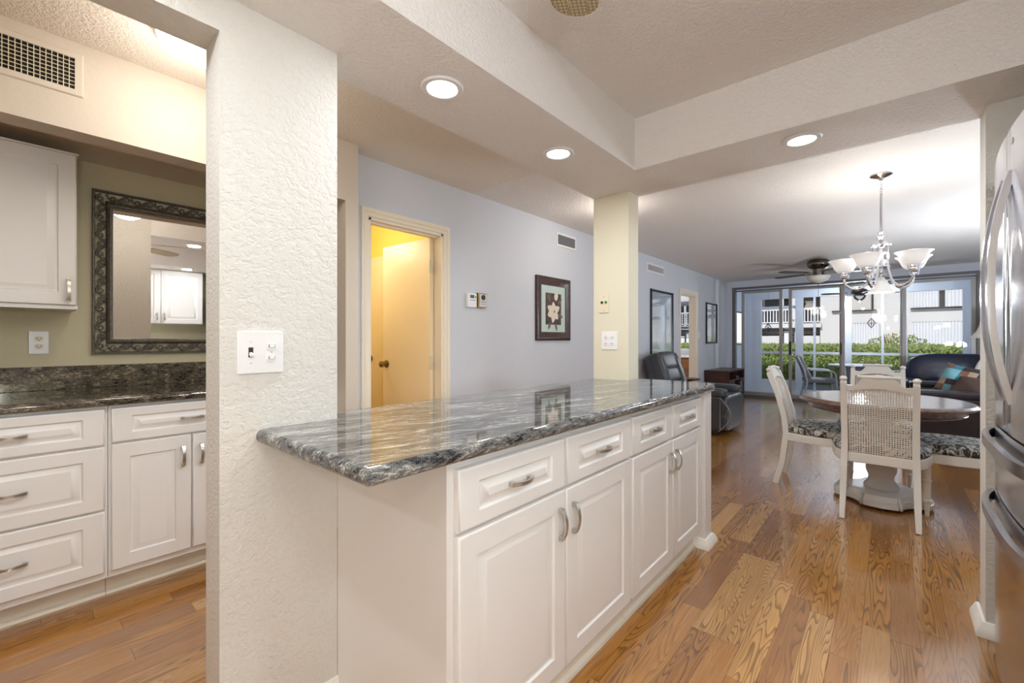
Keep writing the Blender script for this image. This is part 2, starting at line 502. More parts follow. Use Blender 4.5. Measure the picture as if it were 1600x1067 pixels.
# bathroom behind the hall door
b = MB(); b.box(-4.3, -3.365, 1.3, 1.418, 0, ZC); b.box(-4.42, -4.3, 1.3, 2.52, 0, ZC); b.box(-4.3, -2.73, 2.40, 2.52, 0, ZC)
b.box(-3.0, -2.73, 1.42, 1.5, 0, ZC)
struct(b.build('wall_bathroom', 'yellow_wall', origin=False))
# bedroom behind the living room door
b = MB(); wall_x(b, 10.2, 10.3, -5.0, -2.73, -.1, ZC, [(-4.35, -3.1, .93, 2.0)]); b.box(-5.1, -5.0, 6.6, 10.3, 0, ZC); b.box(-5.0, -2.73, 6.5, 6.6, 0, ZC)
b.box(-2.73, XW, 9.99, 10.3, -.1, ZC); b.box(-5.0, -2.61, 9.93, 10.3, -.12, 0); b.box(-5.1, -2.61, 9.93, 10.3, ZC, ZC + .1)
struct(b.build('wall_bedroom', 'living_wall', origin=False))

# door casings
def casing(name, x, hole, mat, w_=.06, t=.018):
    a, bb, _, zt = hole; m_ = MB()
    prof = [(0, 0), (0, t * .8), (w_ * .15, t), (w_ * .45, t), (w_ * .55, t * .65), (w_ * .9, t * .5), (w_, 0)]
    m_.loft([[(x + d, y_, z_) for q, d in prof for y_, z_ in [f_(q)]] for f_ in (lambda q: (a - w_ + q, 0), lambda q: (a - w_ + q, zt + w_ - q), lambda q: (bb + w_ - q, zt + w_ - q), lambda q: (bb + w_ - q, 0))])
    m_.box(XW - .12, x, a - .001, a + .016, 0, zt); m_.box(XW - .12, x, bb - .016, bb + .001, 0, zt); m_.box(XW - .12, x, a, bb, zt - .016, zt)
    m_.box(XW - .07, XW - .035, a + .016, a + .028, 0, zt - .016); m_.box(XW - .07, XW - .035, a, bb, zt - .028, zt - .016)
    return struct(m_.build(name, mat, origin=False))
casing('trim_hall_door', XW, D1, 'casing_cream'); casing('trim_bedroom_door', XW, D2, 'casing_cream', .065)

# baseboards
b = MB()
for a, bb in ((1.418, 1.49), (2.255, 7.17), (8.07, YB)): b.box(XW, XW + .014, a, bb, 0, .085, .004)
struct(b.build('baseboard_left', 'trim_white', origin=False))
b = MB(); b.box(1.366, 1.38, 2.67, YB, 0, .085, .004); struct(b.build('baseboard_right', 'trim_white', origin=False))
def shoe(mb, pts, h=.05, t=.026):
    # cove shoe along a polyline with the wall on its left side
    n = len(pts)
    P = [Vector((p[0], p[1], 0)) for p in pts]; off = []
    for i in range(n):
        ds = []
        if i > 0: ds.append((P[i] - P[i - 1]).normalized())
        if i < n - 1: ds.append((P[i + 1] - P[i]).normalized())
        ns = [Vector((d.y, -d.x, 0)) for d in ds]
        nrm = sum(ns, Vector()); nrm = nrm / max(nrm.dot(ns[0]), 1e-6)
        off.append(nrm)
    prof = [(0, 0), (t, 0), (t, h * .35), (t * .6, h * .75), (t * .35, h), (0, h)]
    mb.loft([[P[i] + off[i] * a + Vector((0, 0, z)) for a, z in prof] for i in range(n)])
b = MB(); shoe(b, [(.285, 2.70), (.285, 2.53), (.60, 2.53)][::1], .055, .028); struct(b.build('baseboard_kitchen_end', 'trim_white', origin=False))
b = MB(); shoe(b, [(-1.48, .366), (-1.357, .366), (-1.357, .70)], .08, .016); struct(b.build('baseboard_hall', 'trim_white', origin=False))

# ================================================================== CABINET PARTS
def panel(mb, x, out, y0, y1, z0, z1, t=.019, iy=.062, iz=.062):
    L = [(0, 0, 0), (0, 0, t - .006), (.003, .003, t - .002), (.007, .007, t), (iy, iz, t), (iy + .004, iz + .004, t - .007), (iy + .012, iz + .011, t - .009), (iy + .036, iz + .028, t - .0008), (iy + .038, iz + .030, t - .0004)]
    loops = []
    for a, c_, d in L:
        X_ = x + out * d
        loops.append([(X_, y0 + a, z0 + c_), (X_, y1 - a, z0 + c_), (X_, y1 - a, z1 - c_), (X_, y0 + a, z1 - c_)])
    mb.loft(loops)
def pull(mb, x, out, y, z, axis, L=.092, w_=.010):
    pts = []; ws = []
    n = 14
    for i in range(n + 1):
        u_ = -1 + 2 * i / n
        d = .012 + .016 * (1 - u_ * u_)
        a = u_ * L / 2
        pts.append((x + out * d, y + (a if axis == 'y' else 0), z + (a if axis == 'z' else 0)))
        ws.append(w_ * (1 + .25 * abs(u_)))
    mb.ribbon(pts, w_, .005, (0, 0, 1) if axis == 'y' else (0, 1, 0), ws=ws)
    for u_ in (-1, 1):
        a = u_ * (L / 2 - .006); h = w_ * .6
        if axis == 'y': mb.box(min(x, x + out * .016), max(x, x + out * .016), y + a - .007, y + a + .007, z - h, z + h, .001)
        else: mb.box(min(x, x + out * .016), max(x, x + out * .016), y - h, y + h, z + a - .007, z + a + .007, .001)

def base_unit(name, label, xb, xf, y0, y1, fronts, toe_x, hand, body_mat='cabinet_white', out=1, zt=.874, group=None, mat='cabinet_white', sides=()):
    t = thing(name, label, 'cabinet', ((xb + xf) / 2, (y0 + y1) / 2, 0), group)
    m_ = MB(); x0, x1 = sorted((xb, xf)); m_.box(x0, x1, y0, y1, .10, zt); m_.build('body', body_mat, t)
    m_ = MB(); a, bb = sorted((xb, toe_x)); m_.box(a, bb, y0, y1, 0, .10)
    e = toe_x
    m_.loft([[(e, yy, .0), (e + out * .016, yy, 0), (e + out * .013, yy, .012), (e + out * .004, yy, .018), (e, yy, .018)] for yy in (y0, y1)])
    m_.build('toe_kick', 'toe_white', t)
    for kind, a, bb, z0, z1, h in fronts:
        m_ = MB()
        if kind == 'drawer':
            panel(m_, xf + out * .001, out, a, bb, z0, z1, iy=.07 if bb - a > .3 else .05, iz=.04 if z1 - z0 < .2 else .055)
            d = m_.build('drawer', mat, t)
            m_ = MB(); pull(m_, xf + out * .02, out, (a + bb) / 2, (z0 + z1) / 2, 'y'); m_.build('handle', hand, d)
        else:
            panel(m_, xf + out * .001, out, a, bb, z0, z1)
            d = m_.build('door', mat, t)
            yy = bb - .035 if h > 0 else a + .035
            m_ = MB(); pull(m_, xf + out * .02, out, yy, z1 - .10, 'z', .100, .0115); m_.build('handle', hand, d)
    return t

# ---- island
IX = -.82
base_unit('base_cabinet', 'white island cabinet with two drawers and two doors nearest the light switches', -1.355, IX, .712, 1.672,
          [('drawer', .722, 1.186, .690, .848, 0), ('drawer', 1.198, 1.662, .690, .848, 0), ('door', .722, 1.189, .098, .680, 1), ('door', 1.195, 1.662, .098, .680, -1)], -.845, 'nickel')
base_unit('base_cabinet', 'white island cabinet with two drawers and two doors nearest the dining table', -1.355, IX, 1.674, 2.556,
          [('drawer', 1.684, 2.105, .690, .848, 0), ('drawer', 2.135, 2.546, .690, .848, 0), ('door', 1.684, 2.117, .098, .680, 1), ('door', 2.123, 2.546, .098, .680, -1)], -.845, 'nickel')
m_ = MB(); m_.box(-1.3565, IX + .004, .6958, .711, 0, .874, .001); tag(m_.build('cabinet_end_panel', 'cabinet_white'), 'plain white end panel of the island under the counter overhang', 'panel')
t = thing('end_post', 'white post closing the far end of the island above the shoe moulding', 'post', (-1.0, 2.61, 0))
m_ = MB(); m_.box(-1.23, -.785, 2.558, 2.668, 0, .874, .002); m_.build('post_panel', 'cabinet_white', t)
m_ = MB(); shoe(m_, [(-.846, 2.558), (-.785, 2.558), (-.785, 2.668), (-1.2, 2.668)], .05, .028); m_.build('shoe_moulding', 'trim_white', t)

# island countertop
cr = .05
poly = [(-1.3555, .455), (-.772, .455)]
for k in range(7):
    a = k / 6 * PI / 2; poly.append((-.772 - cr + cr * math.cos(a), 2.735 - cr + cr * math.sin(a)))
poly += [(-1.2335, 2.735), (-1.2335, 2.5285), (-1.5, 2.5285), (-1.5, .697), (-1.3555, .697)]
def outer(a, b_):
    if abs(a.z - b_.z) > 1e-5: return False
    for ax, val in ((1, .455), (1, 2.735), (0, -1.5)):
        if abs(a[ax] - val) < 1e-4 and abs(b_[ax] - val) < 1e-4: return True
    return a.x > -.85 and b_.x > -.85
m_ = MB(); m_.prism(poly, .875, .915, bev=.0185, seg=5, ef=outer)
tag(m_.build('countertop', 'granite', smooth=50), 'grey streaked granite island countertop reflecting the flower picture', 'countertop')

# ---- wet bar on the left
hand = 'nickel'
base_unit('base_cabinet', 'white three-drawer cabinet under the bar counter at the left edge', -3.235, -2.66, -.29, .284,
          [('drawer', -.28, .274, .700, .862, 0), ('drawer', -.28, .274, .412, .692, 0), ('drawer', -.28, .274, .130, .404, 0)], -2.735, hand)
base_unit('base_cabinet', 'white two-door cabinet with one drawer below the ornate mirror', -3.235, -2.66, .286, .905,
          [('drawer', .295, .895, .706, .862, 0), ('door', .295, .592, .130, .698, 1), ('door', .598, .895, .130, .698, -1)], -2.735, hand)
base_unit('base_cabinet', 'white single-door bar cabinet hidden behind the textured pillar beside the mirror', -3.235, -2.66, .907, 1.333,
          [('drawer', .915, 1.325, .706, .862, 0), ('door', .915, 1.325, .130, .698, -1)], -2.735, hand)
base_unit('base_cabinet', 'white bar cabinet left of the three-drawer cabinet outside the frame', -3.235, -2.66, -.95, -.292,
          [('drawer', -.94, -.302, .706, .862, 0), ('door', -.94, -.302, .130, .698, -1)], -2.735, hand)
def frontb(a, b_): return abs(a.z - b_.z) < 1e-5 and abs(a.x + 2.615) < 1e-4 and abs(b_.x + 2.615) < 1e-4
t = thing('bar_countertop', 'streaked granite bar counter, browned partly for warm light, with backsplash below the mirror', 'countertop', (-2.93, .2, .875))
m_ = MB(); m_.prism([(-3.239, -.95), (-2.615, -.95), (-2.615, 1.334), (-3.239, 1.334)], .875, .915, bev=.0185, seg=5, ef=frontb); m_.build('slab', 'granite_brown_warm_lit', t, smooth=50)
m_ = MB(); m_.box(-3.239, -3.219, -.95, 1.334, .9155, 1.035, .002); m_.box(-3.2185, -2.64, 1.314, 1.334, .9155, 1.035, .002); m_.build('backsplash', 'granite_brown_warm_lit', t)

# upper cabinet on the left
t = thing('wall_cabinet', 'white upper cabinet hanging left of the ornate mirror', 'cabinet', (-3.09, -.1, 1.315))
m_ = MB(); m_.box(-3.239, -2.955, -.35, .207, 1.325, 2.05); m_.box(-3.239, -2.95, -.35, .21, 1.315, 1.335, .002); m_.build('body', 'cabinet_white', t)
m_ = MB(); panel(m_, -2.954, 1, -.345, .205, 1.335, 2.05, iy=.06, iz=.06); d = m_.build('door', 'cabinet_white', t)
m_ = MB(); pull(m_, -2.935, 1, .178, 1.405, 'z', .105, .011); m_.build('handle', hand, d)
m_ = MB(); m_.box(-3.0, -2.932, -.35, .212, 2.05, 2.058, .001); m_.build('top_edge', 'cabinet_white', t)

# ---- ornate mirror
def mirror():
    y0, y1, z0, z1, x = .283, 1.02, 1.094, 1.982, -3.239
    fw = .085
    t = thing('wall_mirror', 'rectangular wall mirror in a dark ornate scrollwork frame above the bar counter', 'mirror', (x, (y0 + y1) / 2, z0))
    fr = MB()
    # moulded frame: loops from outer to inner
    for L in ([(0, .0), (0, .022), (.003, .028), (.009, .028), (.012, .02), (.012, 0)], [(.055, 0), (.056, .020), (.059, .026), (.064, .030), (.069, .026), (.072, .018), (.080, .016), (.085, .008), (.085, 0)]):
        fr.loft([[(x + d, y0 + a, z0 + a), (x + d, y1 - a, z0 + a), (x + d, y1 - a, z1 - a), (x + d, y0 + a, z1 - a)] for a, d in L], cap=False)
    # scroll relief
    def spiral(cy, cz, r, ph, sgn, ux, uz):
        pts = []
        for i in range(22):
            q = i / 21; ang = ph + sgn * q * 2.6 * PI; rr = r * (1 - .78 * q)
            a = rr * math.cos(ang); b_ = rr * math.sin(ang)
            pts.append((x + .017 + .006 * q, cy + ux[0] * a + uz[0] * b_, cz + ux[1] * a + uz[1] * b_))
        fr.tube(pts, [.0058 - .0022 * i / 21 for i in range(22)], 7)
    def run(p0, p1, nrm, n):
        d = ((p1[0] - p0[0]) / n, (p1[1] - p0[1]) / n); ln = math.hypot(*d); u_ = (d[0] / ln, d[1] / ln)
        for k in range(n):
            c0 = (p0[0] + d[0] * (k + .5), p0[1] + d[1] * (k + .5)); sg = 1 if k % 2 else -1
            spiral(c0[0] + nrm[0] * .004 * sg, c0[1] + nrm[1] * .004 * sg, .019, PI if sg > 0 else 0, sg, u_, nrm)
            # connecting vine and leaf
            q0 = (c0[0] - u_[0] * ln * .5, c0[1] - u_[1] * ln * .5)
            pts = []
            for i in range(9):
                q = i / 8; w_ = math.sin(q * PI) * .016 * sg
                pts.append((x + .017, q0[0] + u_[0] * ln * q + nrm[0] * w_, q0[1] + u_[1] * ln * q + nrm[1] * w_))
            fr.tube(pts, .0046, 7)
            lf = (q0[0] + nrm[0] * .011 * -sg, q0[1] + nrm[1] * .011 * -sg)
            fr.sphere((x + .016, lf[0], lf[1]), .008, .7, 1, 1, 8, 5)
    a = .036
    run((y0 + a, z0 + .02), (y0 + a, z1 - .02), (1, 0), 17); run((y1 - a, z0 + .02), (y1 - a, z1 - .02), (1, 0), 17)
    run((y0 + .06, z0 + a), (y1 - .06, z0 + a), (0, 1), 12); run((y0 + .06, z1 - a), (y1 - .06, z1 - a), (0, 1), 12)
    # rope bead
    b_ = .0645
    for (p, q, n) in (((y0 + b_, z0 + b_), (y0 + b_, z1 - b_), 62), ((y1 - b_, z0 + b_), (y1 - b_, z1 - b_), 62), ((y0 + b_, z0 + b_), (y1 - b_, z0 + b_), 50), ((y0 + b_, z1 - b_), (y1 - b_, z1 - b_), 50)):
        for i in range(n):
            u_ = (i + .5) / n
            fr.sphere((x + .029, p[0] + (q[0] - p[0]) * u_, p[1] + (q[1] - p[1]) * u_), .0048, 1, 1, 1, 6, 4)
    fr.build('frame', 'pewter_frame', t)
    g_ = MB(); g_.prism([(x + .001, y0 + .078), (x + .004, y0 + .078), (x + .024, y1 - .078), (x + .001, y1 - .078)], z0 + .078, z1 - .078); g_.build('mirror_glass', 'mirror_glass', t, smooth=0)
mirror()

# ================================================================== PLATES, VENTS
def outlet(name, label, loc, out_axis, up=None, duplex=1, mat='plate_white', face='plate_ivory', w_=.07, h=.115):
    # local frame: plate in XZ plane facing -Y, then rotated by out_axis (angle about Z)
    R = Matrix.Translation(Vector(loc)) @ Matrix.Rotation(out_axis, 4, 'Z')
    t = thing(name, label, 'outlet', loc)
    m_ = MB(); m_.box(-w_ / 2, w_ / 2, -.006, 0, -h / 2, h / 2, .003, 2, M=R); m_.build('cover_plate', mat, t)
    for i in range(duplex):
        cx_ = (i - (duplex - 1) / 2) * .046
        for s_ in (-1, 1):
            m_ = MB(); cz = s_ * .0195
            pts = [(cx_ + .0165 * math.cos(a) * (1), cz + max(-.0125, min(.0125, .0165 * math.sin(a)))) for a in [2 * PI * k / 20 for k in range(20)]]
            m_.loft([[R @ Vector((px, -.006, pz)) for px, pz in pts], [R @ Vector((px, -.0085, pz)) for px, pz in pts]])
            r_ = m_.build('receptacle', face, t)
            m_ = MB()
            for dx, hh in ((-.006, .009), (.006, .007)): m_.box(cx_ + dx - .0012, cx_ + dx + .0012, -.0092, -.008, cz - hh / 2 + .002, cz + hh / 2 + .002, M=R)
            m_.box(cx_ - .0022, cx_ + .0022, -.0092, -.008, cz - .009, cz - .005, M=R)
            m_.build('slots', 'slot_dark', r_)
    return t
outlet('wall_outlet', 'white duplex wall outlet with ivory sockets between upper cabinet and bar backsplash', (-3.24, .091, 1.156), PI / 2)
outlet('wall_outlet', 'pale four-socket wall outlet low on the cream column above the island', (-1.365, 2.53, 1.165), 0, duplex=2, mat='plate_white', face='plate_white', w_=.115, h=.115)

# triple switch
R = Matrix.Translation(Vector((-1.357, .467, 1.135))) @ Matrix.Rotation(PI / 2, 4, 'Z')
t = thing('light_switch', 'white double switch plate with one toggle and two rockers on the textured pillar', 'light switch', (-1.357, .467, 1.135))
m_ = MB(); m_.box(-.06, .06, -.006, 0, -.060, .060, .003, 2, M=R); m_.build('cover_plate', 'plate_white', t)
m_ = MB(); m_.box(-.033, -.021, -.0068, -.005, -.014, .014, M=R); s_ = m_.build('toggle_slot', 'slot_dark', t)
m_ = MB(); m_.box(-.0325, -.0215, -.0066, -.0055, -.0125, .009, M=R)
m_.box(-.031, -.023, -.018, -.004, -.006, .003, .0015, 2, M=R @ Matrix.Translation((0, 0, 0)) @ Matrix.Rotation(.45, 4, 'X')); m_.build('toggle', 'plate_white', t)
for cz in (-.016, .017):
    m_ = MB(); pts = [(.027 + max(-.015, min(.015, .018 * math.cos(2 * PI * k / 24))), cz + max(-.0115, min(.0115, .014 * math.sin(2 * PI * k / 24)))) for k in range(24)]
    m_.loft([[R @ Vector((a, -.006, c_)) for a, c_ in pts], [R @ Vector((a, -.0085, c_)) for a, c_ in pts]]); rk = m_.build('switch_body', 'plate_white', t)
    m_ = MB(); m_.box(.0185, .0355, -.0096, -.008, cz - .0045, cz + .0045, M=R); m_.build('rocker_gap', 'grey_print', rk)
    m_ = MB(); m_.box(.0205, .0335, -.0125, -.008, cz - .004, cz + .004, .001, M=R); m_.build('rocker', 'plate_white', rk)
for x_, z_ in ((-.027, -.030), (-.027, .030), (.027, 0)):
    m_ = MB(); m_.sphere((x_, -.0062, z_), .0027, 1, .4, 1, 8, 5, M=R); m_.build('screw', 'plate_grey', t)

# phone / cable jack on cream column
R = Matrix.Translation(Vector((-1.405, 2.53, 1.405)))
t = thing('wall_jack', 'small pale jack plate with two coloured ports high on the cream column', 'wall jack', (-1.405, 2.53, 1.405))
m_ = MB(); m_.box(-.036, .036, -.006, 0, -.060, .060, .003, M=R); m_.build('cover_plate', 'plate_ivory', t)
for dx, mt in ((-.012, 'slot_dark'), (.016, 'green_led')):
    m_ = MB(); m_.lathe([(.009, 0), (.009, .003), (.005, .004)], 12, M=R @ Matrix.Translation((dx, -.006, .008)) @ Matrix.Rotation(PI / 2, 4, 'X')); m_.build('port', mt, t)
for z_ in (-.045, .045):
    m_ = MB(); m_.sphere((0, -.0062, z_), .003, 1, .4, 1, 8, 5, M=R); m_.build('screw', 'grey_print', t)

def vent(name, label, y0, y1, z0, z1, x, frame, back, slat, horiz=None, n=18, nv=0, border=.025):
    t = thing(name, label, 'vent', (x, (y0 + y1) / 2, z0))
    m_ = MB(); L = [(0, 0), (0, .004), (.004, .008), (border, .008), (border, 0)]
    m_.loft([[(x + d, y0 + a, z0 + a), (x + d, y1 - a, z0 + a), (x + d, y1 - a, z1 - a), (x + d, y0 + a, z1 - a)] for a, d in L], cap=False); m_.build('frame', frame, t)
    b_ = border
    m_ = MB(); m_.box(x + .0005, x + .0015, y0 + b_, y1 - b_, z0 + b_, z1 - b_); m_.build('opening', back, t)
    m_ = MB(); W2 = y1 - y0 - 2 * b_; H2 = z1 - z0 - 2 * b_
    for i in range(1, n): yy = y0 + b_ + W2 * i / n; m_.box(x + .002, x + .0075, yy - .0012, yy + .0012, z0 + b_, z1 - b_)
    for i in range(1, nv): zz = z0 + b_ + H2 * i / nv; m_.box(x + .002, x + .0065, y0 + b_, y1 - b_, zz - .001, zz + .001)
    m_.build('louvres', slat, t)
    return t
vent('air_vent', 'large beige return vent with a dark square grid high on the bar soffit', -.24, .194, 2.16, 2.335, XN, 'beige_wall', 'vent_dark', 'plate_ivory', n=24, nv=8)
vent('air_vent', 'grey louvred air vent high on the pale wall above the flower picture', 3.70, 4.07, 2.145, 2.29, XW, 'plate_white', 'slot_dark', 'vent_grey', n=34, border=.022)
vent('air_vent', 'white framed air vent high on the living room wall above the tall landscape picture', 5.92, 6.54, 2.14, 2.28, XW, 'plate_white', 'grey_print', 'plate_white', n=34, border=.03)

# thermostats
t = thing('thermostat', 'white digital thermostat with dark screen beside the hall doorway', 'thermostat', (XW, 2.477, 1.437))
m_ = MB(); m_.box(XW, XW + .028, 2.425, 2.53, 1.437, 1.552, .006); b_ = m_.build('housing', 'plate_white', t)
m_ = MB(); m_.box(XW + .0275, XW + .0295, 2.452, 2.497, 1.512, 1.538); m_.build('screen', 'lcd_dark', t)
m_ = MB(); m_.box(XW + .0275, XW + .030, 2.506, 2.520, 1.515, 1.53, .002); m_.box(XW + .0275, XW + .029, 2.452, 2.515, 1.494, 1.499); m_.build('buttons', 'grey_print', t)
t = thing('thermostat', 'brass coloured thermostat with round dial right of the white thermostat', 'thermostat', (XW, 2.593, 1.44))
m_ = MB(); m_.box(XW, XW + .032, 2.54, 2.645, 1.44, 1.562, .005); m_.build('housing', 'thermo_gold', t)
m_ = MB(); m_.box(XW + .031, XW + .034, 2.555, 2.64, 1.448, 1.552, .002); m_.build('face', 'plate_grey', t)
m_ = MB(); m_.lathe([(.022, 0), (.022, .006), (.014, .010)], 20, M=Matrix.Translation((XW + .033, 2.597, 1.525)) @ Matrix.Rotation(PI / 2, 4, 'Y')); m_.build('dial', 'slot_dark', t)
m_ = MB(); m_.box(XW + .0335, XW + .0345, 2.57, 2.63, 1.486, 1.492); m_.box(XW + .0335, XW + .0345, 2.57, 2.62, 1.468, 1.472); m_.build('scale', 'grey_print', t)
tag(MB().box(XW, XW + .008, 8.10, 8.19, 1.19, 1.31, .003).build('light_switch', 'plate_white'), 'small white switch plate beside the bedroom doorway', 'light switch')

# ================================================================== PICTURES
def picture(name, label, y0, y1, z0, z1, fw, fmat, art, mat_w=0, depth=.03):
    x = XW + .001
    t = thing(name, label, 'picture', (x, (y0 + y1) / 2, z0))
    m_ = MB(); L = [(0, 0), (0, depth * .7), (fw * .2, depth), (fw * .45, depth * .95), (fw * .8, depth * .55), (fw, depth * .4), (fw, 0)]
    m_.loft([[(x + d, y0 + a, z0 + a), (x + d, y1 - a, z0 + a), (x + d, y1 - a, z1 - a), (x + d, y0 + a, z1 - a)] for a, d in L], cap=False); m_.build('frame', fmat, t)
    b_ = fw - .004
    if mat_w:
        m_ = MB(); m_.box(x + .002, x + .007, y0 + b_, y1 - b_, z0 + b_, z1 - b_); m_.build('mat_board', 'mat_green', t)
        b_ = fw + mat_w
    m_ = MB(); m_.box(x + .004, x + .009, y0 + b_, y1 - b_, z0 + b_, z1 - b_); p = m_.build('print', art, t)
    return t, p
PY0, PY1, PZ0, PZ1 = 3.345, 3.935, 1.165, 1.805
t, p = picture('flower_picture', 'framed white flower print with pale mat on the pale blue wall', PY0, PY1, PZ0, PZ1, .085, 'frame_wood', 'print_dark', .075)
xx = XW + .0105
def petal(mb, cy, cz, ang, L, W2, k):
    n = 12; lo = []
    for i in range(n + 1):
        u_ = i / n; ww = W2 * math.sin(PI * min(1, u_ * .92 + .06)) ** .8
        px, pz = u_ * L * math.cos(ang), u_ * L * math.sin(ang); nx, nz = -math.sin(ang) * ww, math.cos(ang) * ww
        lo.append([(xx + k, cy + px - nx, cz + pz - nz), (xx + k + .0008, cy + px, cz + pz), (xx + k, cy + px + nx, cz + pz + nz)])
    mb.loft(lo, close=False, cap=False)
cy, cz = (PY0 + PY1) / 2 + .01, PZ0 + .295
m_ = MB()
for i, (an, L_2, W2) in enumerate(((.5, .105, .034), (1.75, .10, .033), (2.75, .125, .036), (3.5, .12, .04), (4.45, .12, .036), (5.4, .10, .034))): petal(m_, cy, cz, an, L_2, W2, .0004 * i)
petal(m_, cy + .02, cz + .115, 1.25, .09, .034, .001)
m_.build('flower', 'petal', p)
m_ = MB()
for an, oy, oz in ((2.0, -.075, .1), (4.2, -.06, -.11), (-1.2, .02, -.12), (.7, .07, .08), (-.5, .08, -.02)): petal(m_, cy + oy, cz + oz, an, .085, .018, -.0003)
m_.build('leaves', 'print_leaf', p)
m_ = MB(); m_.sphere((xx + .002, cy, cz), .014, .2, 1, 1.2, 10, 6); m_.build('flower_heart', 'stamen', p)
picture('landscape_picture', 'tall glossy landscape picture in a thin black frame behind the recliner', 6.03, 6.86, .925, 1.91, .035, 'frame_black', 'landscape_print')
picture('landscape_picture', 'narrow glossy picture in a thin black frame between bedroom doorway and sliding doors', 8.53, 9.17, 1.10, 1.875, .03, 'frame_black', 'landscape_print')

# ================================================================== DOORS
def knob(mb, p, d):
    Mx = Matrix.Translation(Vector(p)) @ Vector((0, 0, 1)).rotation_difference(Vector(d)).to_matrix().to_4x4()
    mb.lathe([(.032, 0), (.032, .006), (.012, .012), (.011, .030), (.022, .036), (.028, .048), (.026, .060), (.014, .068), (.001, .070)], 20, M=Mx)
# hall bathroom door leaf, open
hx, hy = XW - .075, 2.165
ang = math.radians(180 + 3)
R = Matrix.Translation(Vector((hx, hy, 0))) @ Matrix.Rotation(ang, 4, 'Z')
m_ = MB(); m_.box(.012, .612, -.0, .035, .012, 1.962, .002, M=R); d = struct(m_.build('door_1', 'door_cream'))
m_ = MB(); kp = R @ Vector((.56, .035, .965)); kd = R.to_3x3() @ Vector((0, 1, 0)); knob(m_, kp, kd)
kp2 = R @ Vector((.56, 0, .965)); knob(m_, kp2, -kd); m_.build('door_handle', 'brass', d)
m_ = MB()
for z_ in (.25, 1.0, 1.74): m_.box(-.012, .02, .026, .037, z_ - .045, z_ + .045, .001, M=R); m_.tube([R @ Vector((.004, .042, z_ - .05)), R @ Vector((.004, .042, z_ + .05))], .006, 8)
m_.build('hinge', 'plate_ivory', d)
# second door on the far side of the bathroom
m_ = MB(); m_.box(-4.2, -3.42, 2.365, 2.399, .01, 1.985, .002); d = struct(m_.build('door_2', 'door_cream'))
m_ = MB(); knob(m_, (-3.93, 2.365, .985), (0, -1, 0)); m_.build('door_handle', 'brass', d)
t = thing('ceiling_lamp', 'bathroom ceiling lamp added to light the room behind the open cream door', 'lamp', (-3.5, 1.75, 2.30))
m_ = MB(); m_.lathe([(.12, .079), (.12, .05), (.10, .02), (.05, .0), (.001, -.004)], 24, c=(-3.5, 1.75, 2.30)); m_.build('diffuser', 'hall_lens', t)
lamp('bulb', 'POINT', 8.5, (-3.5, 1.70, 2.05), t, (1, .93, .80), .08)  # lamp added out of view to brighten the bathroom
# bar counter hinge / latch seen at end of the niche is granite; bedroom dresser and blinds
t = thing('ceiling_lamp', 'unseen bedroom ceiling lamp added to light the room beyond the living room doorway', 'lamp', (-3.9, 8.6, 2.30))
m_ = MB(); m_.lathe([(.15, .079), (.15, .05), (.12, .02), (.06, .0), (.001, -.004)], 24, c=(-3.9, 8.6, 2.30)); m_.build('diffuser', 'hall_lens', t)
lamp('bulb', 'POINT', 45, (-3.9, 8.6, 2.2), t, (1, .96, .9), .1)  # lamp added out of view because the bedroom was too dark
t = thing('dresser', 'brown wooden dresser standing in the bedroom beyond the doorway', 'dresser', (-3.5, 9.4, 0))
m_ = MB(); m_.box(-4.2, -2.85, 9.25, 9.75, 0, .80, .004); m_.build('body', 'dresser_oak', t)
m_ = MB(); m_.box(-4.22, -2.83, 9.23, 9.76, .80, .83, .004); m_.build('top', 'plate_white', t)
for i in range(3):
    m_ = MB(); m_.box(-4.16, -2.89, 9.235, 9.25, .08 + .235 * i, .30 + .235 * i, .004); d = m_.build('drawer', 'dresser_oak', t)
    m_ = MB(); m_.sphere((-3.5, 9.228, .19 + .235 * i), .014); m_.build('knob', 'brass', d)
t = thing('window_blind', 'dark slatted blind half covering the bedroom window', 'blind', (-3.72, 10.17, 1.25))
m_ = MB()
for i in range(19): m_.box(-4.36, -3.09, -.022, .022, -.0015, .0015, M=Matrix.Translation((0, 10.165, 1.22 + i * .042)) @ Matrix.Rotation(.35, 4, 'X'))
m_.build('slats', 'blind_slat', t)
m_ = MB(); m_.box(-4.37, -3.08, 10.14, 10.19, 2.0, 2.05, .003); m_.build('head_rail', 'blind_slat', t)
m_ = MB()
for x0_, x1_, z0_, z1_ in ((-4.35, -3.1, .93, .97), (-4.35, -3.1, 1.96, 2.0), (-4.35, -4.31, .97, 1.96), (-3.14, -3.1, .97, 1.96), (-4.31, -3.14, 1.44, 1.48)): m_.box(x0_, x1_, 10.22, 10.27, z0_, z1_)
d = struct(m_.build('window_2', 'white_frame', origin=False))
m_ = MB(); m_.box(-4.33, -3.12, 10.243, 10.247, .95, 1.98); m_.build('window_pane', 'glass', d)

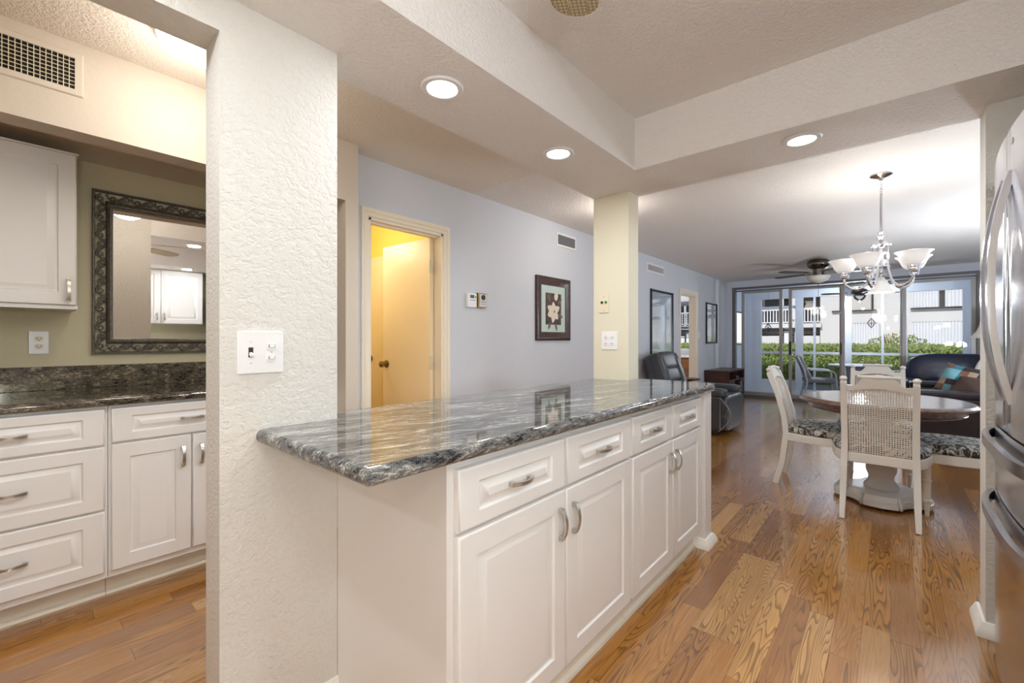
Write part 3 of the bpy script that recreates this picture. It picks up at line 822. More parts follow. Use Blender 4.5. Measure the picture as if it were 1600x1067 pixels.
# ================================================================== KITCHEN LIGHTS
def downlight(x, y, label, z=ZS, e=6.5, first=[None]):
    t = thing('recessed_light', label, 'ceiling light', (x, y, z), 'recessed lights in the kitchen soffit')
    m_ = MB(); m_.lathe([(.052, -.001), (.058, -.006), (.074, -.006), (.080, -.0005), (.080, -.0001), (.052, -.0001)], 32, c=(x, y, z), cap=False); m_.build('trim_ring', 'plate_white', t)
    m_ = MB(); m_.lathe([(.054, -.0015), (.054, -.0035), (.03, -.0045), (.001, -.005)], 28, c=(x, y, z)); m_.build('lens', 'downlight_lens', t)
    lamp('bulb', 'AREA', e, (x, y, z - .010), t, (.93, .965, 1), .10)
downlight(-1.25, 1.045, 'lit recessed ceiling light nearest the textured pillar over the island')
downlight(-1.25, 1.79, 'lit recessed ceiling light over the island near the cream column')
downlight(-.31, 2.41, 'lit recessed ceiling light in the beam before the dining area')
downlight(-1.2, -.1, 'recessed ceiling light in the kitchen soffit above the doorway behind the camera')
downlight(.56, 1.25, 'recessed ceiling light in front of the white wall cabinets reflected in the mirror')
downlight(.70, .1, 'recessed ceiling light over the counter behind the camera')
downlight(-.3, -1.15, 'recessed ceiling light at the back of the kitchen behind the camera')

# kitchen ceiling fan with wicker blades
def fan(name, label, c, zc, drop, R_, blade_mat, body_mat, ang0, nb, bw, lens, light=None, blade_w_tip=None, bowl=.13, hug=False):
    x, y = c
    t = thing(name, label, 'ceiling fan', (x, y, zc))
    zb = zc - drop
    m_ = MB(); m_.lathe([(.001, zc), (.11, zc), (.135, zc - .02), (.15, zc - .055), (.145, zc - .09), (.11, zc - .125), (.07, zc - .14), (.07, zb - .03), (.001, zb - .03)] if hug else [(.001, zc), (.07, zc), (.075, zc - .02), (.05, zc - .05), (.018, zc - .06), (.018, zb + .09), (.09, zb + .08), (.125, zb + .05), (.125, zb + .0), (.08, zb - .02), (.06, zb - .03), (.001, zb - .03)], 32, c=(x, y, 0)); m_.build('motor', body_mat, t)
    for k in range(nb):
        a = ang0 + 2 * PI * k / nb
        Rm = Matrix.Translation((x, y, zb)) @ Matrix.Rotation(a, 4, 'Z') @ Matrix.Rotation(.03 if hug else .16, 4, 'X')
        m_ = MB(); pts = []
        tip = blade_w_tip or bw
        n = 10
        up = [(.19, bw * .36), (.3, bw * .46), (R_ - .18, tip * .5), (R_ - .06, tip * .47)]
        up += [(R_ - .06 + .06 * math.sin(q * PI / 2 / 5), tip * .47 * math.cos(q * PI / 2 / 5)) for q in range(1, 5)] + [(R_, 0)]
        pts = up + [(px, -py) for px, py in up[::-1][1:]]
        m_.prism(pts, -.004, .004, M=Rm); b_ = m_.build('blade', blade_mat, t)
        m_ = MB(); m_.ribbon([(.10, 0, .0), (.16, 0, -.008), (.24, 0, -.007)], .05, .006, (0, 1, 0), M=Rm); m_.build('blade_iron', body_mat, b_)
    m_ = MB(); m_.lathe([(.07, zb - .03), (bowl, zb - .045), (bowl * 1.02, zb - .055), (bowl * .85, zb - .10), (bowl * .5, zb - .135), (.02, zb - .15), (.001, zb - .15)], 32, c=(x, y, 0)); m_.build('light_bowl', lens, t)
    m_ = MB(); m_.lathe([(.001, zb - .149), (.012, zb - .152), (.014, zb - .16), (.006, zb - .17), (.001, zb - .172)], 12, c=(x, y, 0)); m_.build('finial', body_mat, t)
    return t, zb
t, zb = fan('ceiling_fan', 'kitchen ceiling fan with woven blade tips in the raised tray ceiling', (-.36, .52), ZC, .19, .75, 'wicker', 'plate_white', math.radians(121), 5, .13, 'fill_lens', blade_w_tip=.155)
lamp('bulb', 'POINT', 6, (-.36, .52, zb - .22), t, (.9, .95, 1), .12)  # the fan's lit bowl and this bulb are added as fill
# living fan
t, zb = fan('ceiling_fan', 'brushed metal ceiling fan with frosted bowl over the living room', (-.82, 8.0), ZC, .20, .66, 'fan_blade_brown', 'dark_nickel', math.radians(158), 5, .13, 'shade_frost', bowl=.15, hug=True)
m_ = MB(); m_.tube([(-.82, 8.0, zb - .17), (-.82, 8.0, zb - .52)], .0025, 6); m_.lathe([(.001, 0), (.006, .005), (.006, .03), (.001, .035)], 8, c=(-.82, 8.0, zb - .55)); m_.build('pull_chain', 'dark_nickel', t)

# hall flush lights
def hall_light(x, y, label, e):
    t = thing('ceiling_lamp', label, 'lamp', (x, y, 2.31), 'flush hall ceiling lamps')
    m_ = MB(); m_.lathe([(.15, .0695), (.15, .055), (.14, .05)], 32, c=(x, y, 2.31)); m_.build('base', 'nickel', t)
    m_ = MB(); m_.lathe([(.14, .06), (.14, .045), (.12, .02), (.07, .003), (.001, 0)], 32, c=(x, y, 2.31)); m_.build('diffuser', 'hall_lens', t)
    lamp('bulb', 'POINT', e, (x, y, 2.20), t, (1, .92, .82), .12)
hall_light(-2.10, .50, 'flush hall ceiling lamp glimpsed under the doorway header at upper left', 6.5)
hall_light(-1.89, 3.56, 'unseen hall ceiling lamp added as fill behind the cream column', 4.5)  # added lamp, hidden from view, lifts the light in the hall

# kitchen wall cabinets behind the camera, seen in the mirror
for k, (a, bb, lab) in enumerate(((.55, 1.47, 'white two-door wall cabinet reflected in the ornate mirror'), (-.4, .545, 'white two-door wall cabinet behind the camera over the sink counter'))):
    t = thing('wall_cabinet', lab, 'cabinet', (.98, (a + bb) / 2, 1.38), 'kitchen wall cabinets')
    m_ = MB(); m_.box(.82, 1.149, a, bb, 1.38, 2.099); m_.build('body', 'cabinet_white', t)
    mid = (a + bb) / 2
    for (y0, y1, h) in ((a + .006, mid - .003, 1), (mid + .003, bb - .006, -1)):
        m_ = MB(); panel(m_, .819, -1, y0, y1, 1.385, 2.09); d = m_.build('door', 'cabinet_white', t)
        m_ = MB(); pull(m_, .80, -1, (y1 - .035) if h > 0 else (y0 + .035), 1.48, 'z'); m_.build('handle', 'nickel', d)
t = thing('kitchen_counter', 'kitchen base cabinet run with granite top behind the camera', 'cabinet', (.85, .1, 0))
m_ = MB(); m_.box(.56, 1.149, -1.35, 1.49, 0, .874); m_.build('body', 'cabinet_white', t)
m_ = MB(); m_.box(.53, 1.149, -1.35, 1.5, .875, .915, .012, 3); m_.build('slab', 'granite', t)

t = thing('table_lamp', 'unseen white globe lamp added as fill light on the counter behind the camera', 'lamp', (.88, -.25, .915))
m_ = MB(); m_.lathe([(.001, .9155), (.07, .9155), (.07, .93), (.02, .945), (.02, 1.0), (.05, 1.02), (.05, 1.03)], 24, c=(.88, -.25, 0)); m_.build('base', 'nickel', t)
m_ = MB(); m_.sphere((.88, -.25, 1.13), .045, 1, 1, 1.2, 20, 14); m_.build('globe', 'fill_lens', t)
lamp('bulb', 'POINT', 38, (.80, -.25, 1.28), t, (.90, .95, 1), .16)  # added fill light, brightens the kitchen from behind the camera

# ================================================================== FRIDGE
def fridge():
    y0, y1, xf = 1.555, 2.455, .30
    t = thing('refrigerator', 'stainless french door refrigerator with curved handles at the right edge', 'refrigerator', (.7, 2.0, 0))
    m_ = MB(); m_.box(.385, 1.12, y0 + .005, y1 - .005, .04, 1.775, .004); m_.box(.42, 1.1, y0 + .03, y1 - .03, 0, .04); m_.build('body', 'stainless_dark', t)
    yc = (y0 + y1) / 2
    def front(a, bb, z0, z1, nm):
        n = 14; pts = []
        for i in range(n + 1):
            y = a + (bb - a) * i / n; q = (y - yc) / .45
            e = min(abs(y - y0), abs(y - y1))
            x = xf - .030 * (1 - q * q) + (.012 * (1 - e / .012) if e < .012 else 0)
            pts.append((x, y))
        pts += [(.38, bb), (.38, a)]
        m_ = MB(); m_.prism(pts, z0, z1, bev=.006, seg=2, ef=lambda p, q_: abs(p.z - q_.z) < 1e-5 and p.x < .32 and q_.x < .32)
        return m_.build(nm, 'stainless', t, smooth=45)
    dA = front(yc + .003, y1, .885, 1.80, 'door'); dB = front(y0, yc - .003, .885, 1.80, 'door')
    w1 = front(y0, y1, .655, .878, 'drawer'); w2 = front(y0, y1, .06, .648, 'drawer')
    for y, dr in ((yc + .055, dA), (yc - .055, dB)):
        m_ = MB(); pts = []
        for i in range(25):
            u_ = -1 + 2 * i / 24; x = .272 - .043 * (1 - abs(u_) ** 2.2)
            pts.append((x, y, 1.325 + .345 * u_))
        m_.ribbon(pts, .030, .017, (0, 1, 0)); m_.build('handle', 'stainless_dark', dr, smooth=50)
    for z, dr in ((.83, w1), (.598, w2)):
        m_ = MB(); pts = []
        for i in range(31):
            u_ = -1 + 2 * i / 30; x = .292 - .046 * (1 - abs(u_) ** 4.0)
            pts.append((x, yc + .40 * u_, z))
        m_.ribbon(pts, .034, .017, (0, 0, 1)); m_.build('handle', 'stainless_dark', dr, smooth=50)
    m_ = MB()
    m_.lathe([(.010, 0), (.010, .002), (.001, .003)], 16, M=Matrix.Translation((.2715, 1.93, 1.755)) @ Matrix.Rotation(-PI / 2, 4, 'Y')); m_.build('badge', 'plate_grey', dB)
fridge()
# ================================================================== DINING
def puffy(mb, c, s, e1=.45, e2=.45, Mx=None, n=28, m_=16):
    def pw(v, e): return math.copysign(abs(v) ** e, v)
    loops = []
    for i in range(m_ + 1):
        v = -PI / 2 + PI * i / m_
        cv = max(abs(math.cos(v)), 1e-3) ** e1; sv = pw(math.sin(v), e1)
        loops.append([Vector((c[0] + s[0] * cv * pw(math.cos(2 * PI * k / n), e2), c[1] + s[1] * cv * pw(math.sin(2 * PI * k / n), e2), c[2] + s[2] * sv)) for k in range(n)])
    return mb.loft(loops, M=Mx)

def interp(tab, z):
    for (a, x), (b, y) in zip(tab, tab[1:]):
        if z <= b:
            u_ = (z - a) / (b - a); u_ = u_ * u_ * (3 - 2 * u_) * .35 + u_ * .65
            return x + (y - x) * u_
    return tab[-1][1]
BACK = [(0, -.295), (.2, -.245), (.42, -.222), (.55, -.236), (.7, -.272), (.96, -.36)]
def by(z): return interp(BACK, z)
def make_chair():
    t = thing('dining_chair', 'x', 'chair', (0, 0, 0), 'cane-back dining chairs')
    m_ = MB()
    def outline(sc, nb=.215, nf=.255):
        pts = []
        ctl = [(-.19, -.225), (-.235, -.12), (-.262, .02), (-.258, .15), (-.225, .215), (-.12, .245), (0, .255), (.12, .245), (.225, .215), (.258, .15), (.262, .02), (.235, -.12), (.19, -.225)]
        return [(x * sc, (y - .01) * sc + .01) for x, y in ctl]
    m_.prism(outline(1.0), .362, .425, bev=.006, seg=2); m_.build('seat_frame', 'chair_white', t, smooth=50)
    m_ = MB()
    lo = []
    for sc, z in ((.96, .426), (1.0, .437), (1.01, .452), (.985, .470), (.92, .483), (.75, .491), (.45, .495), (.02, .496)):
        lo.append([(x, y if y > -.2 else max(y, -.205), z) for x, y in outline(sc)])
    m_.loft(lo); m_.build('seat_cushion', 'zebra_fabric', t, smooth=60)
    for s_ in (-1, 1):
        m_ = MB(); zs = [0, .07, .14, .2, .28, .36, .42, .48, .55, .62, .7, .78, .86, .900]
        m_.ribbon([(s_ * (.185 - .010 * min(1, z / .5)), by(z), z) for z in zs], .034, .040, (1, 0, 0), ws=[.026, .030, .033, .034, .035, .036, .036, .036, .035, .034, .034, .033, .032, .031])
        lg = m_.build('rear_leg', 'chair_white', t)
        m_ = MB(); yy, xx_ = by(.91), s_ * .175
        m_.lathe([(.012, .897), (.013, .903), (.010, .907), (.018, .914), (.021, .923), (.017, .932), (.008, .938), (.001, .939)], 16, c=(xx_, yy, 0)); m_.build('finial', 'chair_white', lg)
        m_ = MB(); m_.lathe([(.011, 0), (.014, .06), (.014, .085), (.025, .092), (.025, .104), (.019, .108), (.020, .225), (.024, .229), (.024, .238), (.019, .242), (.021, .31), (.024, .362)], 18, c=(s_ * .205, .165, 0)); m_.build('front_leg', 'chair_white', t)
    # crest rail
    def ztop(x):
        a = abs(x)
        if a < .078: return .927
        if a < .128:
            u_ = (a - .078) / .05; return .927 - .050 * math.sin(u_ * PI / 2) ** 1.2
        return .877 + .006 * (a - .128) / .04
    def zlow(x): return .836 + .026 * max(0, math.cos(PI * x / .33))
    m_ = MB(); lo = []
    for i in range(41):
        x = -.165 + .330 * i / 40; a, b = zlow(x), ztop(x)
        lo.append([(x, by(a) - .011, a), (x, by(b) - .011, b), (x, by(b) + .011, b), (x, by(a) + .011, a)])
    m_.loft(lo); cr_ = m_.build('crest_rail', 'chair_white', t, smooth=50)
    m_ = MB(); yb = by(.937)
    prof = [(-.104, .001), (-.103, .010), (-.098, .014), (-.092, .012), (-.089, .008), (-.082, .0095), (-.02, .011), (-.012, .0145), (0, .0155)]
    prof = prof + [(-a, r) for a, r in prof[::-1][1:]]
    m_.tube([(a, yb, .937) for a, r in prof], [r for a, r in prof], 14); m_.build('turned_bar', 'chair_white', cr_)
    # cane panel: woven lattice with open holes
    m_ = MB(); nv, nh = 25, 36; hw = .160; t_ = .0014; wv = .0052
    for i in range(nv + 1):
        x = -hw + 2 * hw * i / nv; zt_ = zlow(x) + .004
        m_.ribbon([(x, by(z), z) for z in [.42 + (zt_ - .42) * k / 7 for k in range(8)]], wv, t_, (1, 0, 0))
    for j in range(nh + 1):
        z = .424 + (.862 - .424) * j / nh
        zz = z
        # horizontal strands stop at the crest's arch
        if z > .834:
            lim = .33 / PI * math.acos(min(1, max(0, (z - .836) / .026)))
        else: lim = hw
        if lim > .01: m_.ribbon([(-lim, by(zz) + .0006, zz), (lim, by(zz) + .0006, zz)], t_, wv, (0, 1, -.2))
    m_.build('cane_back', 'cane', t, smooth=0)
    return t
ch = make_chair()
spots = [(-.055, 3.885, 0, 'white cane-back dining chair facing away, nearest the camera at the pedestal table'),
         (-.415, 4.30, -PI / 2, 'white cane-back dining chair seen side-on between the island and the pedestal table'),
         (.35, 4.21, PI / 2, 'white dining chair whose patterned seat shows right of the table before the pillar'),
         (-.09, 4.86, PI, 'white cane-back dining chair facing the camera on the window side of the table')]
for i, (x, y, rz, lab) in enumerate(spots):
    c_ = ch if i == 0 else copy_tree(ch)
    c_.location = (x, y, 0); c_.rotation_euler = (0, 0, rz); c_['label'] = lab
    if i in (1, 2):
        for k in c_.children:
            if k.name.startswith('seat_cushion'):
                k.data = k.data.copy(); k.data.materials[0] = M['leopard_fabric']

def table():
    cx, cy, rx, ry = -.05, 4.175, .50, .53
    t = thing('dining_table', 'oval brown wood dining table on a grey painted pedestal', 'table', (cx, cy, 0))
    n = 64
    def ell(ins, z): return [(cx + (rx - ins) * math.cos(2 * PI * k / n), cy + (ry - ins) * math.sin(2 * PI * k / n), z) for k in range(n)]
    m_ = MB(); m_.loft([ell(.03, 0.7080), ell(.012, 0.7100), ell(.003, 0.7150), ell(0, 0.7220), ell(.003, 0.7290), ell(.012, 0.7330), ell(.016, 0.7380), ell(.024, 0.7430), ell(.034, 0.7440), ell(.45, 0.7442)])
    m_.build('tabletop', 'table_wood', t, smooth=50)
    m_ = MB(); m_.loft([ell(.075, 0.6580), ell(.062, 0.6620), ell(.058, 0.6700), ell(.066, 0.6780), ell(.066, 0.7020), ell(.05, 0.7079)]); m_.build('apron', 'table_wood', t, smooth=50)
    # pedestal
    def lobes():
        q = []
        for i in range(7):
            x = -.105 + .21 * i / 6; q.append((x * .88, -.262 - .018 * (1 - (x / .105) ** 2)))
        q.append((.097, -.245))
        for i in range(9):
            a = PI - (PI / 2) * i / 8
            q.append((.262 + .150 * math.cos(a), -.262 + .150 * math.sin(a)))
        q.append((.245, -.097))
        return q
    P = []
    for k in range(4):
        c_, s_ = math.cos(k * PI / 2), math.sin(k * PI / 2)
        P += [(x * c_ - y * s_, x * s_ + y * c_) for x, y in lobes()]
    m_ = MB()
    m_.loft([[(cx + x * s_, cy + y * s_, z) for x, y in P] for s_, z in ((.985, .016), (1, .02), (1, .046), (.975, .05), (.975, .06), (.94, .066), (.91, .085), (.90, .092), (.02, .094))])
    pb = m_.build('pedestal_base', 'pedestal_grey', t, smooth=35)
    m_ = MB(); m_.lathe([(.098, .092), (.102, .105), (.098, .118), (.082, .135), (.074, .155), (.072, .175), (.080, .195), (.088, .215), (.089, .24), (.082, .252), (.084, .260), (.070, .275), (.072, .29), (.080, .32), (.078, .36), (.064, .42), (.062, .48), (.085, .55), (.082, .57), (.11, .60), (.16, .64), (.16, .660)], 32, c=(cx, cy, 0)); m_.build('pedestal_column', 'pedestal_grey', t, smooth=50)
    for a in range(4):
        ax, ay = cx +   .22 * math.cos(a * PI / 2), cy + .22 * math.sin(a * PI / 2)
        m_ = MB(); m_.lathe([(.03, 0), (.032, .008), (.028, .017)], 16, c=(ax, ay, 0)); m_.build('foot', 'slot_dark', t)
table()

# chandelier
def chandelier():
    cx, cy = -.05, 4.18
    t = thing('chandelier', 'chrome five-arm chandelier with frosted bell shades over the dining table', 'chandelier', (cx, cy, ZC))
    m_ = MB(); m_.lathe([(.001, ZC), (.065, ZC), (.066, ZC - .008), (.045, ZC - .018), (.018, ZC - .028), (.012, ZC - .04), (.001, ZC - .042)], 28, c=(cx, cy, 0)); m_.build('canopy', 'chrome', t)
    m_ = MB()
    for i in range(6):
        z = ZC - .045 - .017 * i; a = (i % 2) * PI / 2; pts = []
        for k in range(12):
            q = 2 * PI * k / 12; pts.append((cx + .007 * math.cos(q) * math.cos(a), cy + .007 * math.cos(q) * math.sin(a), z + .012 * math.sin(q)))
        m_.tube(pts, .002, 5, closed=True)
    m_.build('chain', 'chrome', t)
    m_ = MB(); m_.lathe([(.008, 2.245), (.009, 1.96)], 12, c=(cx, cy, 0)); m_.build('rod', 'chrome', t)
    m_ = MB(); m_.lathe([(.008, 1.965), (.02, 1.955), (.012, 1.94), (.024, 1.925), (.014, 1.905), (.03, 1.885), (.056, 1.868), (.06, 1.862), (.056, 1.855), (.02, 1.852), (.012, 1.84), (.012, 1.66), (.028, 1.65), (.03, 1.64), (.018, 1.625), (.026, 1.61), (.03, 1.60), (.001, 1.60)], 28, c=(cx, cy, 0)); m_.build('centre_column', 'chrome', t)
    m_ = MB()
    for k in range(5):
        a = math.radians(178.6 + 72 * k); m_.tube([(cx + .045 * math.cos(a), cy + .045 * math.sin(a), 1.855), (cx + .045 * math.cos(a), cy + .045 * math.sin(a), 1.71)], .006, 8)
    m_.lathe([(.03, 1.715), (.052, 1.71), (.052, 1.70), (.03, 1.695)], 28, c=(cx, cy, 0)); m_.build('cage', 'chrome', t)
    R_ = .215
    for k in range(5):
        a = math.radians(178.6 + 72 * k); ca, sa = math.cos(a), math.sin(a)
        path = [(.045, 1.72), (.055, 1.66), (.075, 1.60), (.105, 1.563), (.14, 1.552), (.175, 1.562), (.203, 1.585), (R_, 1.615), (R_, 1.635)]
        # smooth
        pts = []
        for i in range(len(path) - 1):
            p0 = path[max(i - 1, 0)]; p1 = path[i]; p2 = path[i + 1]; p3 = path[min(i + 2, len(path) - 1)]
            for q in range(4):
                u_ = q / 4
                f_ = lambda j: .5 * (2 * p1[j] + (p2[j] - p0[j]) * u_ + (2 * p0[j] - 5 * p1[j] + 4 * p2[j] - p3[j]) * u_ ** 2 + (3 * p1[j] - p0[j] - 3 * p2[j] + p3[j]) * u_ ** 3)
                pts.append((f_(0), f_(1)))
        pts.append(path[-1])
        m_ = MB(); m_.tube([(cx + r * ca, cy + r * sa, z) for r, z in pts], .0085, 10)
        m_.lathe([(.001, -.014), (.013, -.01), (.014, 0), (.013, .01), (.001, .014)], 12, M=Matrix.Translation((cx + .14 * ca, cy + .14 * sa, 1.552)) @ Matrix.Rotation(a, 4, 'Z') @ Matrix.Rotation(PI / 2, 4, 'Y'))
        ar = m_.build('arm', 'chrome', t)
        m_ = MB(); m_.lathe([(.010, 1.632), (.026, 1.640), (.032, 1.655), (.030, 1.668), (.034, 1.672), (.034, 1.682), (.02, 1.684)], 20, c=(cx + R_ * ca, cy + R_ * sa, 0)); m_.build('shade_cup', 'chrome', ar)
        m_ = MB(); out_ = [(.036, 1.683), (.052, 1.695), (.065, 1.715), (.074, 1.74), (.084, 1.758), (.100, 1.772), (.104, 1.775)]
        inn = [(r - .003, z + .001) for r, z in out_[::-1]]
        m_.lathe(out_ + inn + [(.001, 1.686)], 28, c=(cx + R_ * ca, cy + R_ * sa, 0)); m_.build('glass_shade', 'shade_lit', ar, smooth=60)
        lamp('bulb', 'POINT', 2.4, (cx + R_ * ca, cy + R_ * sa, 1.80), t, (1, .95, .88), .03)
    m_ = MB(); out_ = [(.034, 1.60), (.04, 1.585), (.048, 1.56), (.058, 1.54), (.074, 1.522), (.078, 1.516)]
    m_.lathe([(.001, 1.603)] + out_ + [(r - .003, z + .001) for r, z in out_[::-1]], 28, c=(cx, cy, 0)); m_.build('glass_shade', 'shade_lit', t, smooth=60)
    lamp('bulb', 'POINT', .8, (cx, cy, 1.50), t, (1, .95, .88), .03)
chandelier()

# ================================================================== LIVING ROOM
def recliner():
    t = thing('recliner', 'black leather recliner with grey piping beyond the end of the island', 'armchair', (-1.95, 6.02, 0))
    y0, y1 = 5.60, 6.45
    m_ = MB(); m_.box(-2.3, -1.6, y0 + .05, y1 - .05, .02, .10, .01); m_.build('base', 'slot_dark', t)
    m_ = MB(); puffy(m_, (-1.90, 6.02, .36), (.36, .24, .10), .3, .3); m_.build('seat', 'black_leather', t)
    for (a, b) in ((y0, y0 + .21), (y1 - .21, y1)):
        m_ = MB(); m_.box(-2.28, -1.535, a + .01, b - .01, .07, .475, .025, 3); ar = m_.build('arm', 'black_leather', t)
        m_ = MB(); puffy(m_, (-1.90, (a + b) / 2, .52), (.395, .115, .055), .4, .25); m_.build('arm_pad', 'black_leather', ar)
        m_ = MB(); fy = a + .008 if a == y0 else b - .008
        m_.tube([(-2.26, fy, .465), (-1.55, fy, .465), (-1.55, fy, .09)], .006, 6); m_.build('piping', 'grey_stitch', ar)
    m_ = MB(); m_.lathe([(.055, 0), (.055, .006), (.045, .008), (.042, .002), (.001, .001)], 24, M=Matrix.Translation((-1.68, y0 + .012, .36)) @ Matrix.Rotation(PI / 2, 4, 'X')); m_.build('recline_button', 'slot_dark', t)
    # back: leaning, three horizontal cushions
    R = Matrix.Translation((-2.20, 6.02, .42)) @ Matrix.Rotation(-.34, 4, 'Y')
    m_ = MB(); puffy(m_, (-.10, 0, .26), (.10, .36, .36), .3, .35, R); bk = m_.build('backrest', 'black_leather', t)
    for z_, h_, d_ in ((.10, .10, .07), (.29, .11, .075), (.49, .13, .085)):
        m_ = MB(); puffy(m_, (-.03, 0, z_), (d_, .27, h_), .45, .35, R); m_.build('back_cushion', 'black_leather', bk)
    for s_ in (-1, 1):
        m_ = MB(); puffy(m_, (-.02, s_ * .30, .30), (.08, .07, .30), .45, .5, R); m_.build('side_bolster', 'black_leather', bk)
        m_ = MB(); m_.tube([R @ Vector((.045 + .02 * math.sin(q * PI / 8), s_ * (.245 - .02 * q / 8), .02 + .56 * q / 8)) for q in range(9)], .006, 6)
        m_.tube([R @ Vector((-.10 + .05 * math.cos(q * PI / 8), s_ * .335, .02 + .56 * q / 8)) for q in range(9)], .006, 6); m_.build('piping', 'grey_stitch', bk)
    # footrest
    m_ = MB(); puffy(m_, (-1.56, 6.02, .27), (.085, .40, .22), .35, .3); fr = m_.build('footrest', 'black_leather', t)
    for z_ in (.18, .36):
        for yy in (y0 + .09, y1 - .09):
            m_ = MB(); puffy(m_, (-1.535, yy, z_), (.055, .075, .085), .4, .4); m_.build('footrest_pad', 'black_leather', fr)
    m_ = MB(); m_.tube([(-1.57 + .135 * math.sin(PI * q / 10), y0 + .02, .06 + .42 * q / 10) for q in range(11)], .006, 6); m_.build('piping', 'grey_stitch', fr)
recliner()
t = thing('side_table', 'small round dark side table between the recliner and bedroom doorway', 'table', (-2.38, 6.95, 0))
m_ = MB(); m_.lathe([(.001, .545), (.155, .545), (.17, .552), (.172, .565), (.165, .572), (.001, .573)], 36, c=(-2.38, 6.95, 0)); m_.build('top', 'espresso', t)
m_ = MB(); m_.lathe([(.12, 0), (.13, .02), (.05, .05), (.03, .12), (.04, .25), (.025, .4), (.06, .53), (.08, .545)], 24, c=(-2.38, 6.95, 0)); m_.build('stem', 'espresso', t)

def tvstand():
    x0, x1, y0, y1, H = -2.595, -2.18, 8.42, 9.52, .61
    t = thing('media_console', 'dark espresso media console with glass doors in the far left corner', 'cabinet', ((x0 + x1) / 2, (y0 + y1) / 2, 0))
    m_ = MB()
    m_.box(x0, x1, y0, y1, H - .028, H, .003); m_.box(x0, x1, y0 + .01, y0 + .035, 0, H - .028); m_.box(x0, x1, y1 - .035, y1 - .01, 0, H - .028)
    m_.box(x0, x1 - .01, y0 + .035, y1 - .035, .05, .075); m_.box(x0 + .005, x1 - .004, y0 + .035, y1 - .035, 0, .05); m_.box(x0, x0 + .012, y0 + .035, y1 - .035, .075, H - .03)
    m_.box(x0 + .012, x1 - .004, y0 + .035, y1 - .035, .415, .437)
    m_.box(x0 + .012, x1 - .004, y0 + .50, y0 + .52, .437, H - .028)
    for yy in (.38, .72): m_.box(x0 + .012, x1 - .012, y0 + yy, y0 + yy + .02, .075, .415)
    m_.build('body', 'espresso', t)
    for a, b, hs in ((y0 + .037, y0 + .383, 1), (y0 + .737, y1 - .037, -1)):
        m_ = MB(); x = x1 - .012
        fwd = .045
        for q in ((a, a + fwd, .08, .41), (b - fwd, b, .08, .41), (a + fwd, b - fwd, .08, .08 + fwd), (a + fwd, b - fwd, .41 - fwd, .41)): m_.box(x, x + .018, *q)
        d = m_.build('door', 'espresso', t)
        m_ = MB(); m_.box(x + .006, x + .010, a + fwd, b - fwd, .08 + fwd, .41 - fwd); m_.build('door_glass', 'glass', d)
        yy = b - .022 if hs > 0 else a + .022
        m_ = MB(); m_.tube([(x + .018, yy, .20), (x + .04, yy, .215), (x + .04, yy, .285), (x + .018, yy, .30)], .005, 8); m_.build('handle', 'black_iron', d)
tvstand()
t = thing('media_player', 'small dark media box in the upper right cubby of the espresso console', 'media player', (-2.36, 9.2, .438))
m_ = MB(); m_.box(-2.5, -2.24, 9.02, 9.38, .438, .478, .004); m_.build('case', 'slot_dark', t)
m_ = MB(); m_.box(-2.241, -2.238, 9.06, 9.34, .446, .470); m_.build('front_panel', 'grey_print', t)

def sofa():
    t = thing('sofa', 'dark leather sofa with arm end beside the dining table', 'sofa', (.75, 7.3, 0))
    L_ = 'brown_black_leather'
    m_ = MB(); m_.box(.24, 1.34, 6.66, 8.0, .05, .30, .02); m_.build('base', L_, t)
    for (a, b) in ((6.52, 6.80), (7.92, 8.2)):
        m_ = MB(); m_.box(.20, 1.30, a, b, .04, .56, .035, 4); ar = m_.build('arm', L_, t)
        m_ = MB(); puffy(m_, (.75, (a + b) / 2, .575), (.56, .145, .045), .4, .2); m_.build('arm_pad', L_, ar)
    for a, b in ((6.81, 7.36), (7.37, 7.91)):
        m_ = MB(); puffy(m_, (.60, (a + b) / 2, .39), (.40, (b - a) / 2, .10), .35, .25); m_.build('seat_cushion', L_, t)
        m_ = MB(); puffy(m_, (1.15, (a + b) / 2, .64), (.17, (b - a) / 2, .28), .5, .3); m_.build('back_cushion', L_, t)
    m_ = MB(); m_.box(1.14, 1.36, 6.6, 8.12, .04, .80, .04, 4); m_.build('backrest', L_, t)
sofa()
def pillow(name, label, c, s, rot, mat, group=None):
    t = MB(); R = Matrix.Translation(Vector(c)) @ Matrix.Rotation(rot[2], 4, 'Z') @ Matrix.Rotation(rot[1], 4, 'Y') @ Matrix.Rotation(rot[0], 4, 'X')
    n = 20; V = []
    for side in (-1, 1):
        g_ = []
        for i in range(n + 1):
            for j in range(n + 1):
                u_, v_ = -1 + 2 * i / n, -1 + 2 * j / n
                h = max(0, (1 - u_ ** 2)) ** .5 * max(0, (1 - v_ ** 2)) ** .5
                pin = 1 - .07 * (1 - abs(u_)) * abs(v_) ** 2 - .0
                g_.append(Vector((u_ * s[0] * (1 - .06 * (1 - v_ * v_) * abs(u_)), side * s[1] * h ** .8 + .01 * math.sin(5 * u_ + 3 * v_) * h, v_ * s[2] * (1 - .08 * (1 - u_ * u_) * abs(v_)))))
        V.append(g_)
    for side, g_ in enumerate(V):
        bv = [t.bm.verts.new(p) for p in g_]
        for i in range(n):
            for j in range(n):
                q = [bv[i * (n + 1) + j], bv[(i + 1) * (n + 1) + j], bv[(i + 1) * (n + 1) + j + 1], bv[i * (n + 1) + j + 1]]
                t.bm.faces.new(q if side else q[::-1])
    bmesh.ops.remove_doubles(t.bm, verts=t.bm.verts, dist=1e-5)
    t.bm.normal_update()
    o = t.build(name, mat, smooth=180, origin=False)
    o.matrix_world = R
    return tag(o, label, 'pillow', group)
